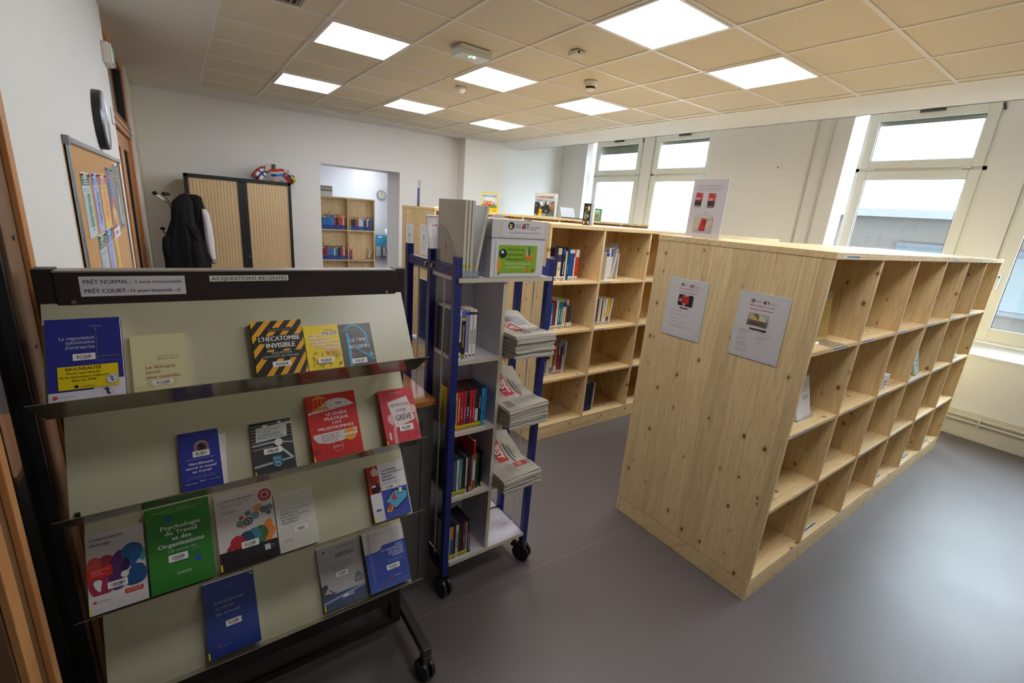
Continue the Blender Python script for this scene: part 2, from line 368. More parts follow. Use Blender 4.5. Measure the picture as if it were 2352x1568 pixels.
# next room
struct('wall_next_room', MB().box(-2.6, 12.8, 0, 6.6, 12.95, 3.3).box(-2.6, 4.48, 0, -2.5, 12.8, 3.3).box(5.2, 4.48, 0, 5.3, 6.2, 3.3).box(5.2, 6.2, 0, 5.3, 12.8, .9).box(5.2, 6.2, 2.7, 5.3, 12.8, 3.3).box(5.2, 6.2, .9, 5.3, 8.5, 1.4).box(5.2, 10.6, .9, 5.3, 12.8, 2.7).box(5.2, 8.4, .9, 5.3, 8.6, 2.7).box(-2.5, 4.44, 3.0, 5.2, 4.48, 3.3), M('bluish_white_wall', '#e2e4e6', .8))  # openings in the unseen right side are added to let daylight in
struct('ceiling', MB().box(-2.6, 4.44, 3.2, 6.6, 12.95, 3.3), whitec)

wood_o = M('varnished_beech', '#b9824c', .38, noise=.12, nscale=30)
wood_d = M('brown_mullion_face', '#6e5034', .5, noise=.15, nscale=40)
black = M('black_rubber', '#101114', .5)
dark_glass = glass('corridor_glass', '#c4ccd2', 1.6)
# glazed partition beside the camera: mullions, panes
pt = struct('door_1', MB().box(-1.315, -2.06, 0, -1.262, -1.90, 2.62).box(-1.315, -2.55, 0, -1.262, -2.40, 2.62).box(-1.315, -4.6, 2.48, -1.262, -1.90, 2.62).box(-1.315, -4.6, 0, -1.262, -4.45, 2.62).box(-1.315, -3.52, 0, -1.262, -3.38, 2.62), wood_d, bevel=.003)
MB().box(-1.262, -1.945, 0, -1.249, -1.90, 2.62).box(-1.262, -2.43, 0, -1.249, -2.40, 2.62).box(-1.262, -2.55, 0, -1.249, -2.50, 2.62).build('door_frame', wood_o, pt, bevel=.002)
MB().box(-1.296, -2.40, .04, -1.290, -2.06, 2.48).build('glass_pane', dark_glass, pt)
MB().box(-1.296, -3.38, .04, -1.290, -2.55, 2.48).build('glass_pane', dark_glass, pt)
MB().box(-1.296, -4.45, .04, -1.290, -3.52, 2.48).build('glass_pane', dark_glass, pt)
MB().box(-1.300, -2.085, 0, -1.270, -2.06, 2.48).box(-1.300, -2.40, 0, -1.270, -2.385, 2.48).box(-1.32, -2.40, 0, -1.27, -2.06, .12).build('seal', black, pt)
sb = MB()
for z in (.5, 1.0, 1.45, 1.72, 1.98, 2.3): sb.tube([(-1.262, -1.99, z), (-1.258, -1.99, z)], .006, 10)
sb.build('screw', M('grey_screw', '#8a8a88', .35, 1), pt)
# double door with transom at the far end of the left wall
dr = struct('door_2', MB().box(-1.36, 1.08, 2.30, -1.27, 3.08, 2.42).box(-1.36, 1.08, 2.94, -1.27, 3.08, CEIL - .005).box(-1.36, 1.08, 0, -1.27, 1.13, 2.94).box(-1.36, 3.0, 0, -1.27, 3.08, 2.94), wood_o, bevel=.003)
MB().box(-1.268, 1.08, 2.395, -1.264, 3.08, 2.40).box(-1.268, 1.08, 2.34, -1.264, 3.08, 2.345).build('groove', wood_d, dr)
MB().box(-1.32, 1.13, 2.42, -1.315, 2.97, 2.92).build('transom_glass', glass('transom_pane', '#e4e8e6', 1.3), dr)
MB().box(-1.33, 2.955, 2.42, -1.285, 3.0, 2.94).build('seal', black, dr)
for a, b_ in ((1.13, 2.10), (2.12, 2.99)):
    lf = MB()
    lf.box(-1.345, a, .01, -1.295, a + .13, 2.29).box(-1.345, b_ - .13, .01, -1.295, b_, 2.29).box(-1.345, a + .13, .01, -1.295, b_ - .13, .25).box(-1.345, a + .13, 2.16, -1.295, b_ - .13, 2.29)
    lf = lf.build('door_leaf', wood_o, dr, bevel=.003)
    MB().box(-1.325, a + .13, .25, -1.319, b_ - .13, 2.16).build('glass_pane', dark_glass, lf)
    MB().box(-1.33, a + .13, .25, -1.31, a + .15, 2.16).box(-1.33, b_ - .15, .25, -1.31, b_ - .13, 2.16).build('seal', black, lf)
MB().tube([(-1.29, 2.06, 1.05), (-1.24, 2.06, 1.05), (-1.24, 1.95, 1.05)], .009, 10).build('door_handle', M('brushed_steel', '#a9aaab', .3, 1), dr, smooth=True)
struct('trim_2', MB().box(-1.36, 3.08, 0, -1.245, 3.15, CEIL - .005), M('white_gloss_jamb', '#e2dfe0', .4), bevel=.003)
struct('wall_left', MB().box(-1.40, 3.15, 0, -1.262, 4.21, 2.235).box(-1.40, 3.15, 2.245, -1.262, 4.21, CEIL - .02).box(-1.42, 3.15, 0, -1.30, 4.21, CEIL), M('cream_duct_panel', '#d8cba8', .6))

# windows -----------------------------------------------------------------
wglass = glass('window_glass', '#f4f8f6', 1.0)
steel = M('window_fitting_metal', '#5c5c58', .35, 1)
def window(y0, y1, handle):
    z0, z1 = .975, 3.325; X0, X1 = 5.69, 5.75; o = struct('window_%d' % window.n, MB().box(X0, y0, z0, X1, y0 + .045, z1).box(X0, y1 - .045, z0, X1, y1, z1).box(X0, y0, z0, X1, y1, z0 + .05).box(X0, y0, z1 - .04, X1, y1, z1).box(X0, y0, 2.655, X1, y1, 2.70), pvc, bevel=.004)
    window.n += 1
    for a, b_, gl, gh in ((z0 + .03, 2.665, z0 + .16, 2.575), (2.69, z1 - .03, 2.775, z1 - .135)):
        s = MB(); ya, yb_ = y0 + .035, y1 - .035; g0, g1 = y0 + .13, y1 - .13; xa, xb = X0 - .022, X0 + .03
        s.box(xa, ya, a, xb, g0, b_).box(xa, g1, a, xb, yb_, b_).box(xa, g0, a, xb, g1, gl).box(xa, g0, gh, xb, g1, b_)
        s = s.build('sash', pvc, o, bevel=.006)
        MB().box(xa + .012, g0 - .004, gl - .004, xa + .016, g0 + .006, gh + .004).box(xa + .012, g1 - .006, gl - .004, xa + .016, g1 + .004, gh).box(xa + .012, g0, gl - .004, xa + .016, g1, gl + .006).box(xa + .012, g0, gh - .006, xa + .016, g1, gh + .004).build('glazing_bead', M('dark_glazing_seal', '#33363c', .5), s)
        MB().box(xa + .030, g0, gl, xa + .034, g1, gh).build('glass_pane', wglass, s)
    MB().box(X0 - .03, y0 + .12, 2.672, X0 - .018, y0 + .20, 2.690).box(X0 - .03, y1 - .20, 2.672, X0 - .018, y1 - .12, 2.690).build('hinge', pvc, o)
    ym = (y0 + y1) / 2
    MB().box(X0 - .045, ym - .11, z1 - .075, X0 - .02, ym + .10, z1 - .045).tube([(X0 - .04, ym - .22, z1 - .035), (X0 - .04, ym + .06, z1 - .04)], .007, 8).build('tilt_stay', steel, o)
    MB().tube([(X0 - .03, y0 + .03, z1 - .06), (X0 - .05, y0 + .01, z1 - .12)], .012, 8).build('corner_fitting', steel, o)
    sh_ = {1: .125, 2: .035}.get(window.n - 1, .03)
    MB().box(5.762, y0 + .05, gh - sh_, 5.775, y1 - .05, z1).build('roller_shutter', M('beige_shutter_slats', '#8d897c', .6), o)
    if handle: MB().box(X0 - .034, handle - .016, 1.60, X0 - .02, handle + .016, 1.68).box(X0 - .06, handle - .012, 1.52, X0 - .044, handle + .012, 1.655).box(X0 - .06, handle - .01, 1.63, X0 - .02, handle + .01, 1.65).build('window_handle', M('white_handle', '#e8e8e6', .3), o, bevel=.003)
    return o
window.n = 1
window(2.03, 3.19, None); window(.68, 1.82, 0.75); window(-2.33, -1.19, None); window(-3.78, -2.62, -2.69)
# outside: annex and facades across the yard
fac = M('pale_render_facade', '#e9e6df', .9); annex = M('grey_annex_concrete', '#332e28', .9, noise=.15, nscale=3)
f = thing('apartment_building', 'pale rendered apartment block across the yard, seen bleached through the windows', 'building', (18, 4, -3))
m_ = MB().box(18, -14, -3, 19, 22, 11).build('facade', fac, f)
for i in range(9):
    y = -11 + i * 3.6
    MB().box(17.93, y, 3.6, 18, y + 1.3, 5.4).build('window', P('#c8d8e0'), f)
    MB().box(17.85, y - .1, 3.45, 18, y + 1.4, 3.6).build('window_ledge', fac, f)
f = thing('annex_building', 'grey concrete annex with window band just outside the right windows', 'building', (12, -3, -3))
MB().box(12, -9, -3, 14.5, 2.6, 2.60).build('wall', annex, f)
MB().box(11.85, -9, 2.45, 12.02, 2.65, 2.62).build('roof_edge', M('pale_roof_edge', '#454545', .7), f)
MB().box(11.93, -9, 1.84, 12.02, -.1, 1.93).box(11.93, -9, .70, 12.02, -.1, .78).build('frame', M('dark_metal_band', '#222428', .5), f)
MB().box(11.97, -9, .78, 12.02, -.1, 1.84).build('window', M('annex_pane', '#2c3436', .4), f)
struct('ground', MB().box(5.8, -20, -3.2, 24, 26, -3.0), M('yard_asphalt', '#77787a', .9))
# pipes, socket
cream = M('cream_pipe_paint', '#d9d2c0', .45)
hp = thing('heating_pipes', 'pair of cream painted heating pipes low along the window wall', 'pipe', (5.47, -3, .2))
for z in (.235, .188): MB().tube([(5.455, YF + .1, z), (5.455, 3.8, z)], .013, 12).build('pipe', cream, hp, smooth=True)
br = MB()
for y in (-2.95, -.6, 1.6): br.box(5.44, y - .008, .16, 5.485, y + .008, .262)
br.build('pipe_clip', cream, hp)
hp = thing('riser_pipes', 'two thin cream riser pipes between the window openings', 'pipe', (5.47, -.83, 0))
for y in (-.75, -.915): MB().tube([(5.478, y, .29), (5.478, y, 3.55)], .013, 12).build('pipe', cream, hp, smooth=True)
MB().box(5.46, -.765, 2.66, 5.5, -.735, 2.675).box(5.46, -.93, 2.66, 5.5, -.90, 2.675).build('pipe_clip', cream, hp)
s = thing('wall_socket', 'small square white aerial socket high on the window wall', 'socket', (5.49, -.38, 2.69))
MB().box(5.485, -.42, 2.685, 5.5, -.34, 2.765).build('plate', P('#e9e7e0', .4), s, bevel=.003)
MB().tube([(5.486, -.38, 2.715), (5.483, -.38, 2.715)], .008, 12).build('socket_hole', black, s)

# ceiling fittings ----------------------------------------------------------
led = emis('led_diffuser', '#fbfaff', LED)
dirs = {0: 'left', 2: 'middle', 4: 'right'}
def ceiling_light(u, v, label):
    x, y = u * .6, v * .6
    t = thing('ceiling_light', label, 'ceiling light', (x + .3, y + .3, CEIL), 'square light panels in the tiled ceiling')
    f = MB(); a, b2, z = .012, .030, CEIL - .012
    for q in ((x + a, y + a, x + .6 - a, y + b2), (x + a, y + .6 - b2, x + .6 - a, y + .6 - a), (x + a, y + b2, x + b2, y + .6 - b2), (x + .6 - b2, y + b2, x + .6 - a, y + .6 - b2)):
        f.box(q[0], q[1], z, q[2], q[3], CEIL)
    f.build('frame', tbar, t)
    MB().box(x + b2, y + b2, CEIL - .010, x + .6 - b2, y + .6 - b2, CEIL - .002).build('diffuser', led, t)
for u, v, lb in ((0, 0, 'nearer and larger of the two light panels in the left column'), (0, 3, 'small light panel near the back wall above the roller cabinet'),
                 (2, 0, 'light panel in the middle column just behind the green-lit exit unit'), (2, 3, 'light panel near the back wall above the passage'),
                 (4, 0, 'light panel beside the round smoke detector'), (4, 3, 'smallest light panel, deepest by the back wall jut'),
                 (2, -3, 'largest light panel, cut by the top edge of the photo'), (4, -3, 'light panel rightmost, nearest the windows'),
                 (0, -3, 'light panel overhead in front of the glazed partition'), (4, -6, 'light panel behind the viewer near the windows'), (2, -6, 'light panel behind the viewer in the middle'), (0, -6, 'light panel behind the viewer by the partition')):
    ceiling_light(u, v, lb)
t = thing('ceiling_light', 'light panel in the corridor behind the wooden double door', 'ceiling light', (-2.3, 2.4, CEIL))  # unseen panel added to lighten what shows through the transom
MB().box(-2.6, 2.1, CEIL - .012, -2.0, 2.7, CEIL).build('frame', tbar, t); MB().box(-2.57, 2.13, CEIL - .018, -2.03, 2.67, CEIL - .013).build('diffuser', emis('added_corridor_diffuser', '#fff6ea', 8.0), t)
t = thing('ceiling_light', 'dim light panel in the corridor behind the glazed partition', 'ceiling light', (-2.3, -1.5, CEIL))  # unseen panel added to lift the dark behind the near panes
MB().box(-2.6, -1.8, CEIL - .012, -2.0, -1.2, CEIL).build('frame', tbar, t); MB().box(-2.57, -1.77, CEIL - .018, -2.03, -1.23, CEIL - .013).build('diffuser', emis('added_partition_diffuser', '#f4f8ff', 2.0), t)
# unseen panels added to brighten the next room
for k, (x, y) in enumerate(((.6, 6.2), (3.0, 7.4), (1.2, 9.8), (3.6, 10.8), (4.4, 8.6), (4.3, 12.0))):
    t = thing('ceiling_light', ['next room light panel over the wooden bookcase', 'next room light panel right of the bookcase', 'next room light panel in the middle', 'next room light panel near the round clock', 'next room light panel by its window', 'next room light panel over the white table'][k], 'ceiling light', (x, y, 3.19))
    MB().box(x - .3, y - .3, 3.185, x + .3, y + .3, 3.2).build('frame', tbar, t); MB().box(x - .28, y - .28, 3.178, x + .28, y + .28, 3.184).build('diffuser', led, t)
plast = M('ivory_plastic', '#ddd8c8', .4)
t = thing('emergency_light', 'rectangular emergency light unit with a green glow under the ceiling tiles', 'emergency light', (.95, -.22, CEIL))
R_ = Matrix.Translation((.95, -.22, 0)) @ Matrix.Rotation(math.radians(0), 4, 'Z')
MB(R_).box(-.13, -.085, CEIL - .03, .13, .085, CEIL - .006).build('base', plast, t, bevel=.004)
MB(R_).prism([(-.14, CEIL - .03), (.14, CEIL - .03), (.12, CEIL - .065), (-.12, CEIL - .065)], 'Y', -.07, .07).build('lens', M('clear_ribbed_lens', '#cfd4cc', .15, coat=.5), t, bevel=.004)
MB(R_).ball((0, -.045, CEIL - .066), .008, 10).build('lamp', emis('white_led', '#ffffff', 12), t)
MB(R_).ball((-.03, -.045, CEIL - .066), .005, 10).ball((-.03, -.02, CEIL - .066), .005, 10).build('green_lamp', emis('green_led', '#39e07a', 5), t, )
t = thing('presence_sensor', 'small ivory box sensor between two ceiling light panels', 'sensor', (1.49, -.79, CEIL))
MB().box(1.44, -.835, CEIL - .035, 1.54, -.745, CEIL - .006).build('housing', plast, t, bevel=.006); MB().box(1.455, -.84, CEIL - .028, 1.47, -.835, CEIL - .015).build('slot', black, t)
t = thing('smoke_detector', 'round smoke detector with dark vents hanging near a light panel', 'detector', (2.07, -.34, CEIL))
MB().tube([(2.07, -.34, CEIL - .006), (2.07, -.34, CEIL - .03), (2.07, -.34, CEIL - .045)], [.062, .06, .05], 24).build('base', plast, t, smooth=True)
MB().tube([(2.07, -.34, CEIL - .045), (2.07, -.34, CEIL - .062)], [.044, .036], 24).build('vent', black, t)
MB().tube([(2.07, -.34, CEIL - .062), (2.07, -.34, CEIL - .075)], [.038, .026], 24).build('cap', P('#f2efe6', .3), t, smooth=True)
t = thing('motion_detector', 'small white dome detector on the tiles in front of the passage', 'detector', (1.44, .82, CEIL))
MB().tube([(1.44, .82, CEIL - .006), (1.44, .82, CEIL - .018)], .055, 24).build('base', plast, t); MB().ball((1.44, .82, CEIL - .02), .042, 20, sc=(1, 1, .9)).build('dome', P('#f0ede4', .3), t, smooth=True)
t = thing('air_vent', 'slatted grey ventilation grille in the leftmost column of ceiling tiles', 'vent', (-.36, -.22, CEIL))
MB().box(-.53, -.42, CEIL - .012, -.19, -.40, CEIL).box(-.53, -.075, CEIL - .012, -.19, -.055, CEIL).box(-.53, -.40, CEIL - .012, -.51, -.075, CEIL).box(-.21, -.40, CEIL - .012, -.19, -.075, CEIL).build('frame', M('grey_grille', '#a59c8c', .5), t)
MB().box(-.51, -.40, CEIL - .004, -.21, -.075, CEIL - .001).build('duct_opening', black, t)
sl_ = MB()
for i in range(9): sl_.box(-.495 + i * .034, -.40, CEIL - .012, -.488 + i * .034, -.075, CEIL - .004)
sl_.build('slat', M('grey_grille', '#a59c8c', .5), t)

# ================================================================ BOOKCASES
CW = .592
def bookcase(name, x0, yf, yr, H, label, n=6, rows=4, labels=(), group='long double-sided pine bookcases', base=.11, single=False, cw=CW):
    x1 = x0 + n * cw; o = thing(name, label, 'bookcase', ((x0 + x1) / 2, (yf + yr) / 2, 0), group)
    T = .021; ym = (yf + yr) / 2
    pl = MB().box(x0, yf + .002, 0, x1, yf + .022, base - .008).box(x0, yr - .022, 0, x1, yr - .002, base - .008).box(x0 + .001, yf + .022, 0, x0 + .022, yr - .022, base - .008).box(x1 - .022, yf + .022, 0, x1, yr - .022, base - .008)
    pl.build('plinth', PX, o, bevel=.002)
    MB().box(x0, yf, base - .005, x0 + T, yr, H - .03).build('side_panel', PZ, o, bevel=.0015)
    MB().box(x1 - T, yf, base - .005, x1, yr, H - .03).build('side_panel', PZ, o, bevel=.0015)
    MB().box(x0 - .003, yf - .004, H - .03, x1 + .003, yr + .004, H).build('top_panel', PX, o, bevel=.002)
    MB().box(x0 + T, yf + .002, base - .005, x1 - T, yr - .002, base + .015).build('bottom_panel', PX, o, bevel=.0015)
    MB().box(x0 + T, ym - .008, base + .015, x1 - T, ym + .008, H - .03).build('back_panel', PZ, o)
    for i in range(1, n):
        x = x0 + i * cw
        for a, b in (((yf, ym - .008),) if single else ((yf, ym - .008), (ym + .008, yr))):
            MB().box(x - T / 2, a, base + .015, x + T / 2, b, H - .03).build('divider', PZ, o, bevel=.0015)
    pitch = (H - .03 - base - .015) / rows; zs = [base + .015 + pitch * k for k in range(rows + 1)]
    shelves = {}
    for k in range(1, rows):
        for i in range(n):
            xa, xb = x0 + i * cw + (T if i == 0 else T / 2), x0 + (i + 1) * cw - (T if i == n - 1 else T / 2)
            for side, (a, b) in enumerate((((yf + .003, ym - .008),) if single else ((yf + .003, ym - .008), (ym + .008, yr - .003)))):
                shelves[(k, i, side)] = MB().box(xa, a, zs[k] - .022, xb, b, zs[k]).build('shelf', PX, o, bevel=.002)
    for (k, i, u0, ln, col) in labels:
        sh = shelves.get((k, i, 0)) or o
        z = zs[k] - .019 if k < rows else H - .026
        ya = yf + .003 if k < rows else yf - .004
        if k == 0: ya = yf; z = zs[0] + .001
        q = MB()
        if k == 0: q.box(x0 + i * cw + u0, yf + .03, zs[0] + .0002, x0 + i * cw + u0 + ln, yf + .045, zs[0] + .001, P('#dfe4ea')); q.box(x0 + i * cw + u0 + .01, yf + .033, zs[0] + .001, x0 + i * cw + u0 + ln - .01, yf + .041, zs[0] + .0014, P('#3a4a66'))
        else:
            xs = x0 + i * cw + u0; q.box(xs, ya - .001, z, xs + ln, ya - .0002, z + .016, P('#e6e8ea')); r_ = random.Random(i * 7 + k); u = xs + .008
            while u < xs + ln - .012:
                t = r_.uniform(.006, .018); q.box(u, ya - .0014, z + .005, u + t, ya - .001, z + .012, P(col)); u += t + .004
        q.build('shelf_label', None, sh)
    o['zs'] = zs; return o
H1 = 1.82; BX = 1.302
lab1 = [(4, 0, .07, .02, '#4a4a4a'), (4, 0, .10, .16, '#4a4a4a'), (4, 3, .01, .02, '#707070'), (4, 3, .05, .02, '#707070'), (4, 3, .09, .02, '#707070'), (4, 3, .14, .12, '#707070'), (4, 4, .3, .06, '#707070'), (4, 5, .1, .05, '#707070'),
        (3, 0, .26, .17, '#4a3a2a'), (3, 1, .05, .18, '#5a5a5a'), (3, 2, .03, .16, '#3a5aa0'), (3, 3, .04, .12, '#3a5aa0'), (3, 4, .04, .16, '#3a5aa0'), (3, 5, .03, .2, '#3a5aa0'),
        (2, 0, .05, .26, '#6a5a40'), (2, 1, .12, .08, '#4a4a4a'), (2, 2, .03, .2, '#3a5aa0'), (2, 3, .04, .3, '#3a5aa0'), (2, 4, .04, .2, '#3a5aa0'), (2, 5, .04, .3, '#3a5aa0'),
        (1, 2, .05, .2, '#3a5aa0'), (1, 3, .05, .25, '#3a5aa0'), (1, 4, .04, .3, '#3a5aa0'), (1, 5, .04, .25, '#3a5aa0'),
        (0, 1, .03, .28, '#3a5aa0'), (0, 3, .02, .09, '#3a5aa0'), (0, 3, .2, .1, '#3a5aa0'), (0, 4, .15, .25, '#3a5aa0'), (0, 5, .15, .25, '#3a5aa0')]
BK1 = bookcase('bookcase', BX, -2.785, -1.885, H1, 'nearest of the three long pine bookcases, almost empty, two framed notices on its end', labels=lab1)
lab2 = [(3, 1, .02, .13, '#555555'), (2, 1, .02, .13, '#555555'), (3, 2, .02, .06, '#555555'), (2, 2, .02, .06, '#555555'), (1, 2, .02, .06, '#555555')]
BK2 = bookcase('bookcase', BX + .025, -.882, .0, H1, 'middle long pine bookcase holding books, behind the blue trolley', labels=lab2)
BK3 = bookcase('bookcase', BX, 1.04, 1.93, 1.86, 'rear long pine bookcase with board games on top and two slim notices on its end', labels=[(4, 0, .1, .05, '#44506a')])
BK4 = bookcase('bookcase', .731, 6.0, 6.36, 1.91, 'pine bookcase full of red and blue code books seen through the passage', n=3, rows=3, base=.08, group='pine bookcases beyond the passage', single=True, cw=.545,
               labels=[(2, 1, .0, .10, '#3a4a80'), (2, 2, .02, .08, '#3a4a80'), (1, 1, .3, .05, '#3a4a80'), (1, 2, .02, .09, '#3a4a80')])

# shelved books ---------------------------------------------------------------
page_m = M('book_page_block', '#ddd6c4', .8)
def sbook(x, yf, z, t, h, d, col, label, group, band=None, foot=None, top=None, text=None, lean=0, small=False, axis='x', hard=False, name='book', cat='book', pm=None):
    """upright book, spine facing -y; x = left edge; lean in degrees (tilts top to the right)"""
    xf = Matrix.Translation((x, yf, z)) @ Matrix.Rotation(math.radians(lean), 4, 'Y')
    o = thing(name, label, cat, (x + t / 2, yf + d / 2, z), group); c = .0022 if hard else .0008
    MB(xf).box(0, 0, 0, t, .0012 + c, h, P(col, .35)).box(0, 0, 0, c, d, h, P(col, .35)).box(t - c, 0, 0, t, d, h, P(col, .35)).build('cover', None, o)
    MB(xf).box(c, c + .001, c * 1.5, t - c, d - c * 2, h - c * 1.5).build('pages', pm or page_m, o)
    pr = []
    if top: pr.append(('r', 0, 1 - top[1], 1, 1, top[0]))
    if band: pr.append(('r', 0, band[1], 1, band[2], band[0]))
    if foot: pr.append(('r', .04, .02, .96, foot[1] if isinstance(foot, tuple) else .13, foot[0] if isinstance(foot, tuple) else foot))
    if text:
        tc, u0, u1 = text
        r_ = random.Random(int(x * 1000)); v = u0
        while v < u1:
            L_ = r_.uniform(.02, .06); pr.append(('r', .34, v, .66, min(u1, v + L_), tc)); v += L_ + .015
    if foot: 
        pr.append(('r', .25, .04, .75, .075, '#333333'))
    if pr:
        O = xf @ Vector((0, 0, 0)); U = xf.to_3x3() @ Vector((1, 0, 0)); V = xf.to_3x3() @ Vector((0, 0, 1))
        printed('spine_print', o, O, U, V, t, h, pr, gap=.0003)
    return o
ORD = ['leftmost', 'second from left', 'third from left', 'fourth from left', 'fifth from left', 'sixth from left', 'seventh from left', 'eighth from left', 'ninth from left', 'tenth from left', 'eleventh from left', 'twelfth from left', 'thirteenth from left', 'fourteenth from left', 'fifteenth from left', 'sixteenth from left', 'seventeenth from left', 'eighteenth from left', 'nineteenth from left', 'twentieth from left']
def row(x, yf, z, d, place, group, items, end=None, **k):
    if end: x = end - sum(i[2] + .0008 + (i[4].get('gap', 0) if len(i) > 4 else 0) for i in items)
    for i, it in enumerate(items):
        nm, col, t, h = it[:4]; e = dict(it[4]) if len(it) > 4 else {}
        gap = e.pop('gap', 0); yo = e.pop('yo', 0); dd = e.pop('d', d); x += gap
        kk = dict(k); kk.update(e)
        sbook(x, yf + yo, z, t, h, dd, col, '%s, %s %s' % (nm, ORD[i], place), group, **kk); x += t + .0008
    return x
z3, z2, z1, z0 = [BK2['zs'][i] for i in (3, 2, 1, 0)]
W_ = '#e4e0d6'
row(1.352, -.79, z3, .16, 'in top left cell, middle bookcase', 'books in the top left compartment of the middle bookcase', [
    ('blue and white booklet', '#d8d4c8', .030, .190, dict(top=('#1f5fb0', .22), foot=W_)),
    ('thick dark violet hardback', '#2c2740', .038, .262, dict(foot=W_)),
    ('cream book with violet spine blocks', '#e6d8bc', .038, .258, dict(band=('#3a2f6a', .58, .80), text=('#3a2f6a', .32, .42), foot=W_)),
    ('thin black book', '#1b1d24', .013, .255, dict(foot=W_)), ('black book with white lettering', '#1a2136', .030, .252, dict(text=('#d8dce4', .2, .6), top=('#2c5a9a', .16), foot=W_)),
    ('thin cream book', '#e8dfc8', .016, .235, {}), ('dark teal paperback', '#0e4c66', .026, .262, dict(text=('#5aa0b0', .2, .5))),
    ('mid-blue volume of a four volume set', '#22559c', .012, .250, dict(top=('#dfe6ee', .12), foot=W_)), ('mid-blue volume with pale head band', '#25599f', .012, .250, dict(top=('#dfe6ee', .12), foot=W_)),
    ('mid-blue volume with pale foot label', '#22559c', .012, .250, dict(top=('#dfe6ee', .12), foot=W_)), ('navy-blue volume next to the red set', '#1d4a8c', .012, .250, dict(top=('#dfe6ee', .12), foot=W_)),
    ('red and white narrow paperback', '#e8e0d4', .014, .252, dict(top=('#d8402c', .25), foot=W_)), ('bright red paperback', '#d23c28', .012, .250, dict(top=('#e8e2d8', .24), foot=W_)),
    ('bright red paperback with white head', '#d6402a', .012, .250, dict(top=('#e8e2d8', .24), foot=W_)), ('last bright red paperback', '#cf3826', .012, .250, dict(top=('#e8e2d8', .24), foot=W_))], end=1.742)
row(2.015, -.80, z3, .19, 'in top right cell, middle bookcase', 'periodicals in the top right compartment of the middle bookcase', [
    ('white periodical with navy head band', '#dcd8ce', .035, .235, dict(top=('#25418a', .13), yo=-.04)),
    ('cream periodical with dark blue corner', '#d8d4c8', .03, .262, dict(top=('#1a2c58', .10))),
    ('white periodical in a file', '#e6e2da', .028, .270, dict(foot=W_)), ('pale periodical with blue block', '#dedad2', .026, .275, dict(band=('#27509a', .72, .97), foot=W_)),
    ('tall leaning grey-white folder with navy head', '#cfcac0', .022, .315, dict(top=('#2a4068', .13), lean=9)),
    ('short white booklet', '#d8d4cc', .014, .23, dict(gap=.045, foot=W_))])
row(1.352, -.775, z2, .16, 'in second row left cell, middle bookcase', 'books in the second row left compartment of the middle bookcase', [
    ('bright blue paperback', '#2b6fb8', .024, .225, dict(text=('#e0e8f0', .2, .6), foot=W_)), ('crimson paperback', '#9c1f2a', .020, .243, dict(foot=W_)), ('thin violet paperback', '#3a2a60', .010, .243, dict(foot=W_)),
    ('white paperback', '#e4e0d6', .024, .245, dict(foot=W_)), ('sea-green paperback with lime corner', '#12867e', .024, .250, dict(top=('#8fbf30', .08), text=('#d8ecea', .25, .7), foot=W_)),
    ('second sea-green paperback with lime corner', '#128a84', .024, .250, dict(top=('#8fbf30', .08), text=('#d8ecea', .25, .7), foot=W_)), ('cream paperback with navy head', '#e6d6ca', .038, .225, dict(top=('#203c9a', .17), text=('#a86a6a', .2, .6), foot=W_)),
    ('thin orange-red paperback', '#c8402a', .006, .2, {}), ('small brown pocket book', '#5a4a42', .013, .19, dict(foot=(W_, .25))), ('small black pocket book', '#3c3a36', .013, .19, dict(foot=(W_, .25))),
    ('small olive pocket book', '#5a5a3e', .013, .19, dict(foot=(W_, .25))), ('small charcoal pocket book', '#45423e', .013, .19, dict(foot=(W_, .25))), ('small grey pocket book', '#6a645c', .013, .19, dict(foot=(W_, .25))),
    ('white booklet behind the pocket books', '#e0dace', .022, .235, dict(gap=-.03, yo=.05, d=.14))], end=1.747)
row(2.015, -.785, z2, .16, 'in second row right cell, middle bookcase', 'books in the second row right compartment of the middle bookcase', [
    ('thin cream booklet', '#e4ddc6', .012, .22, dict(foot=W_)), ('deep blue paperback', '#24398e', .024, .238, dict(foot=W_)), ('grey-beige paperback', '#b8ae98', .018, .238, {}), ('pale yellow paperback', '#e8dfae', .022, .240, dict(foot=W_)),
    ('slim black paperback', '#1c1b22', .014, .225, dict(foot=W_)), ('cream paperback', '#e4dccc', .024, .23, dict(foot=W_)), ('white paperback with pink lettering', '#e6e0dc', .030, .240, dict(text=('#c07a80', .25, .5), foot=W_, lean=2)),
    ('black and yellow paperback', '#e8c818', .026, .235, dict(band=('#1c2240', .0, .3), foot=W_, lean=4)), ('off-white paperback leaning right', '#e2dcd0', .022, .24, dict(lean=6, gap=.004, foot=W_))])
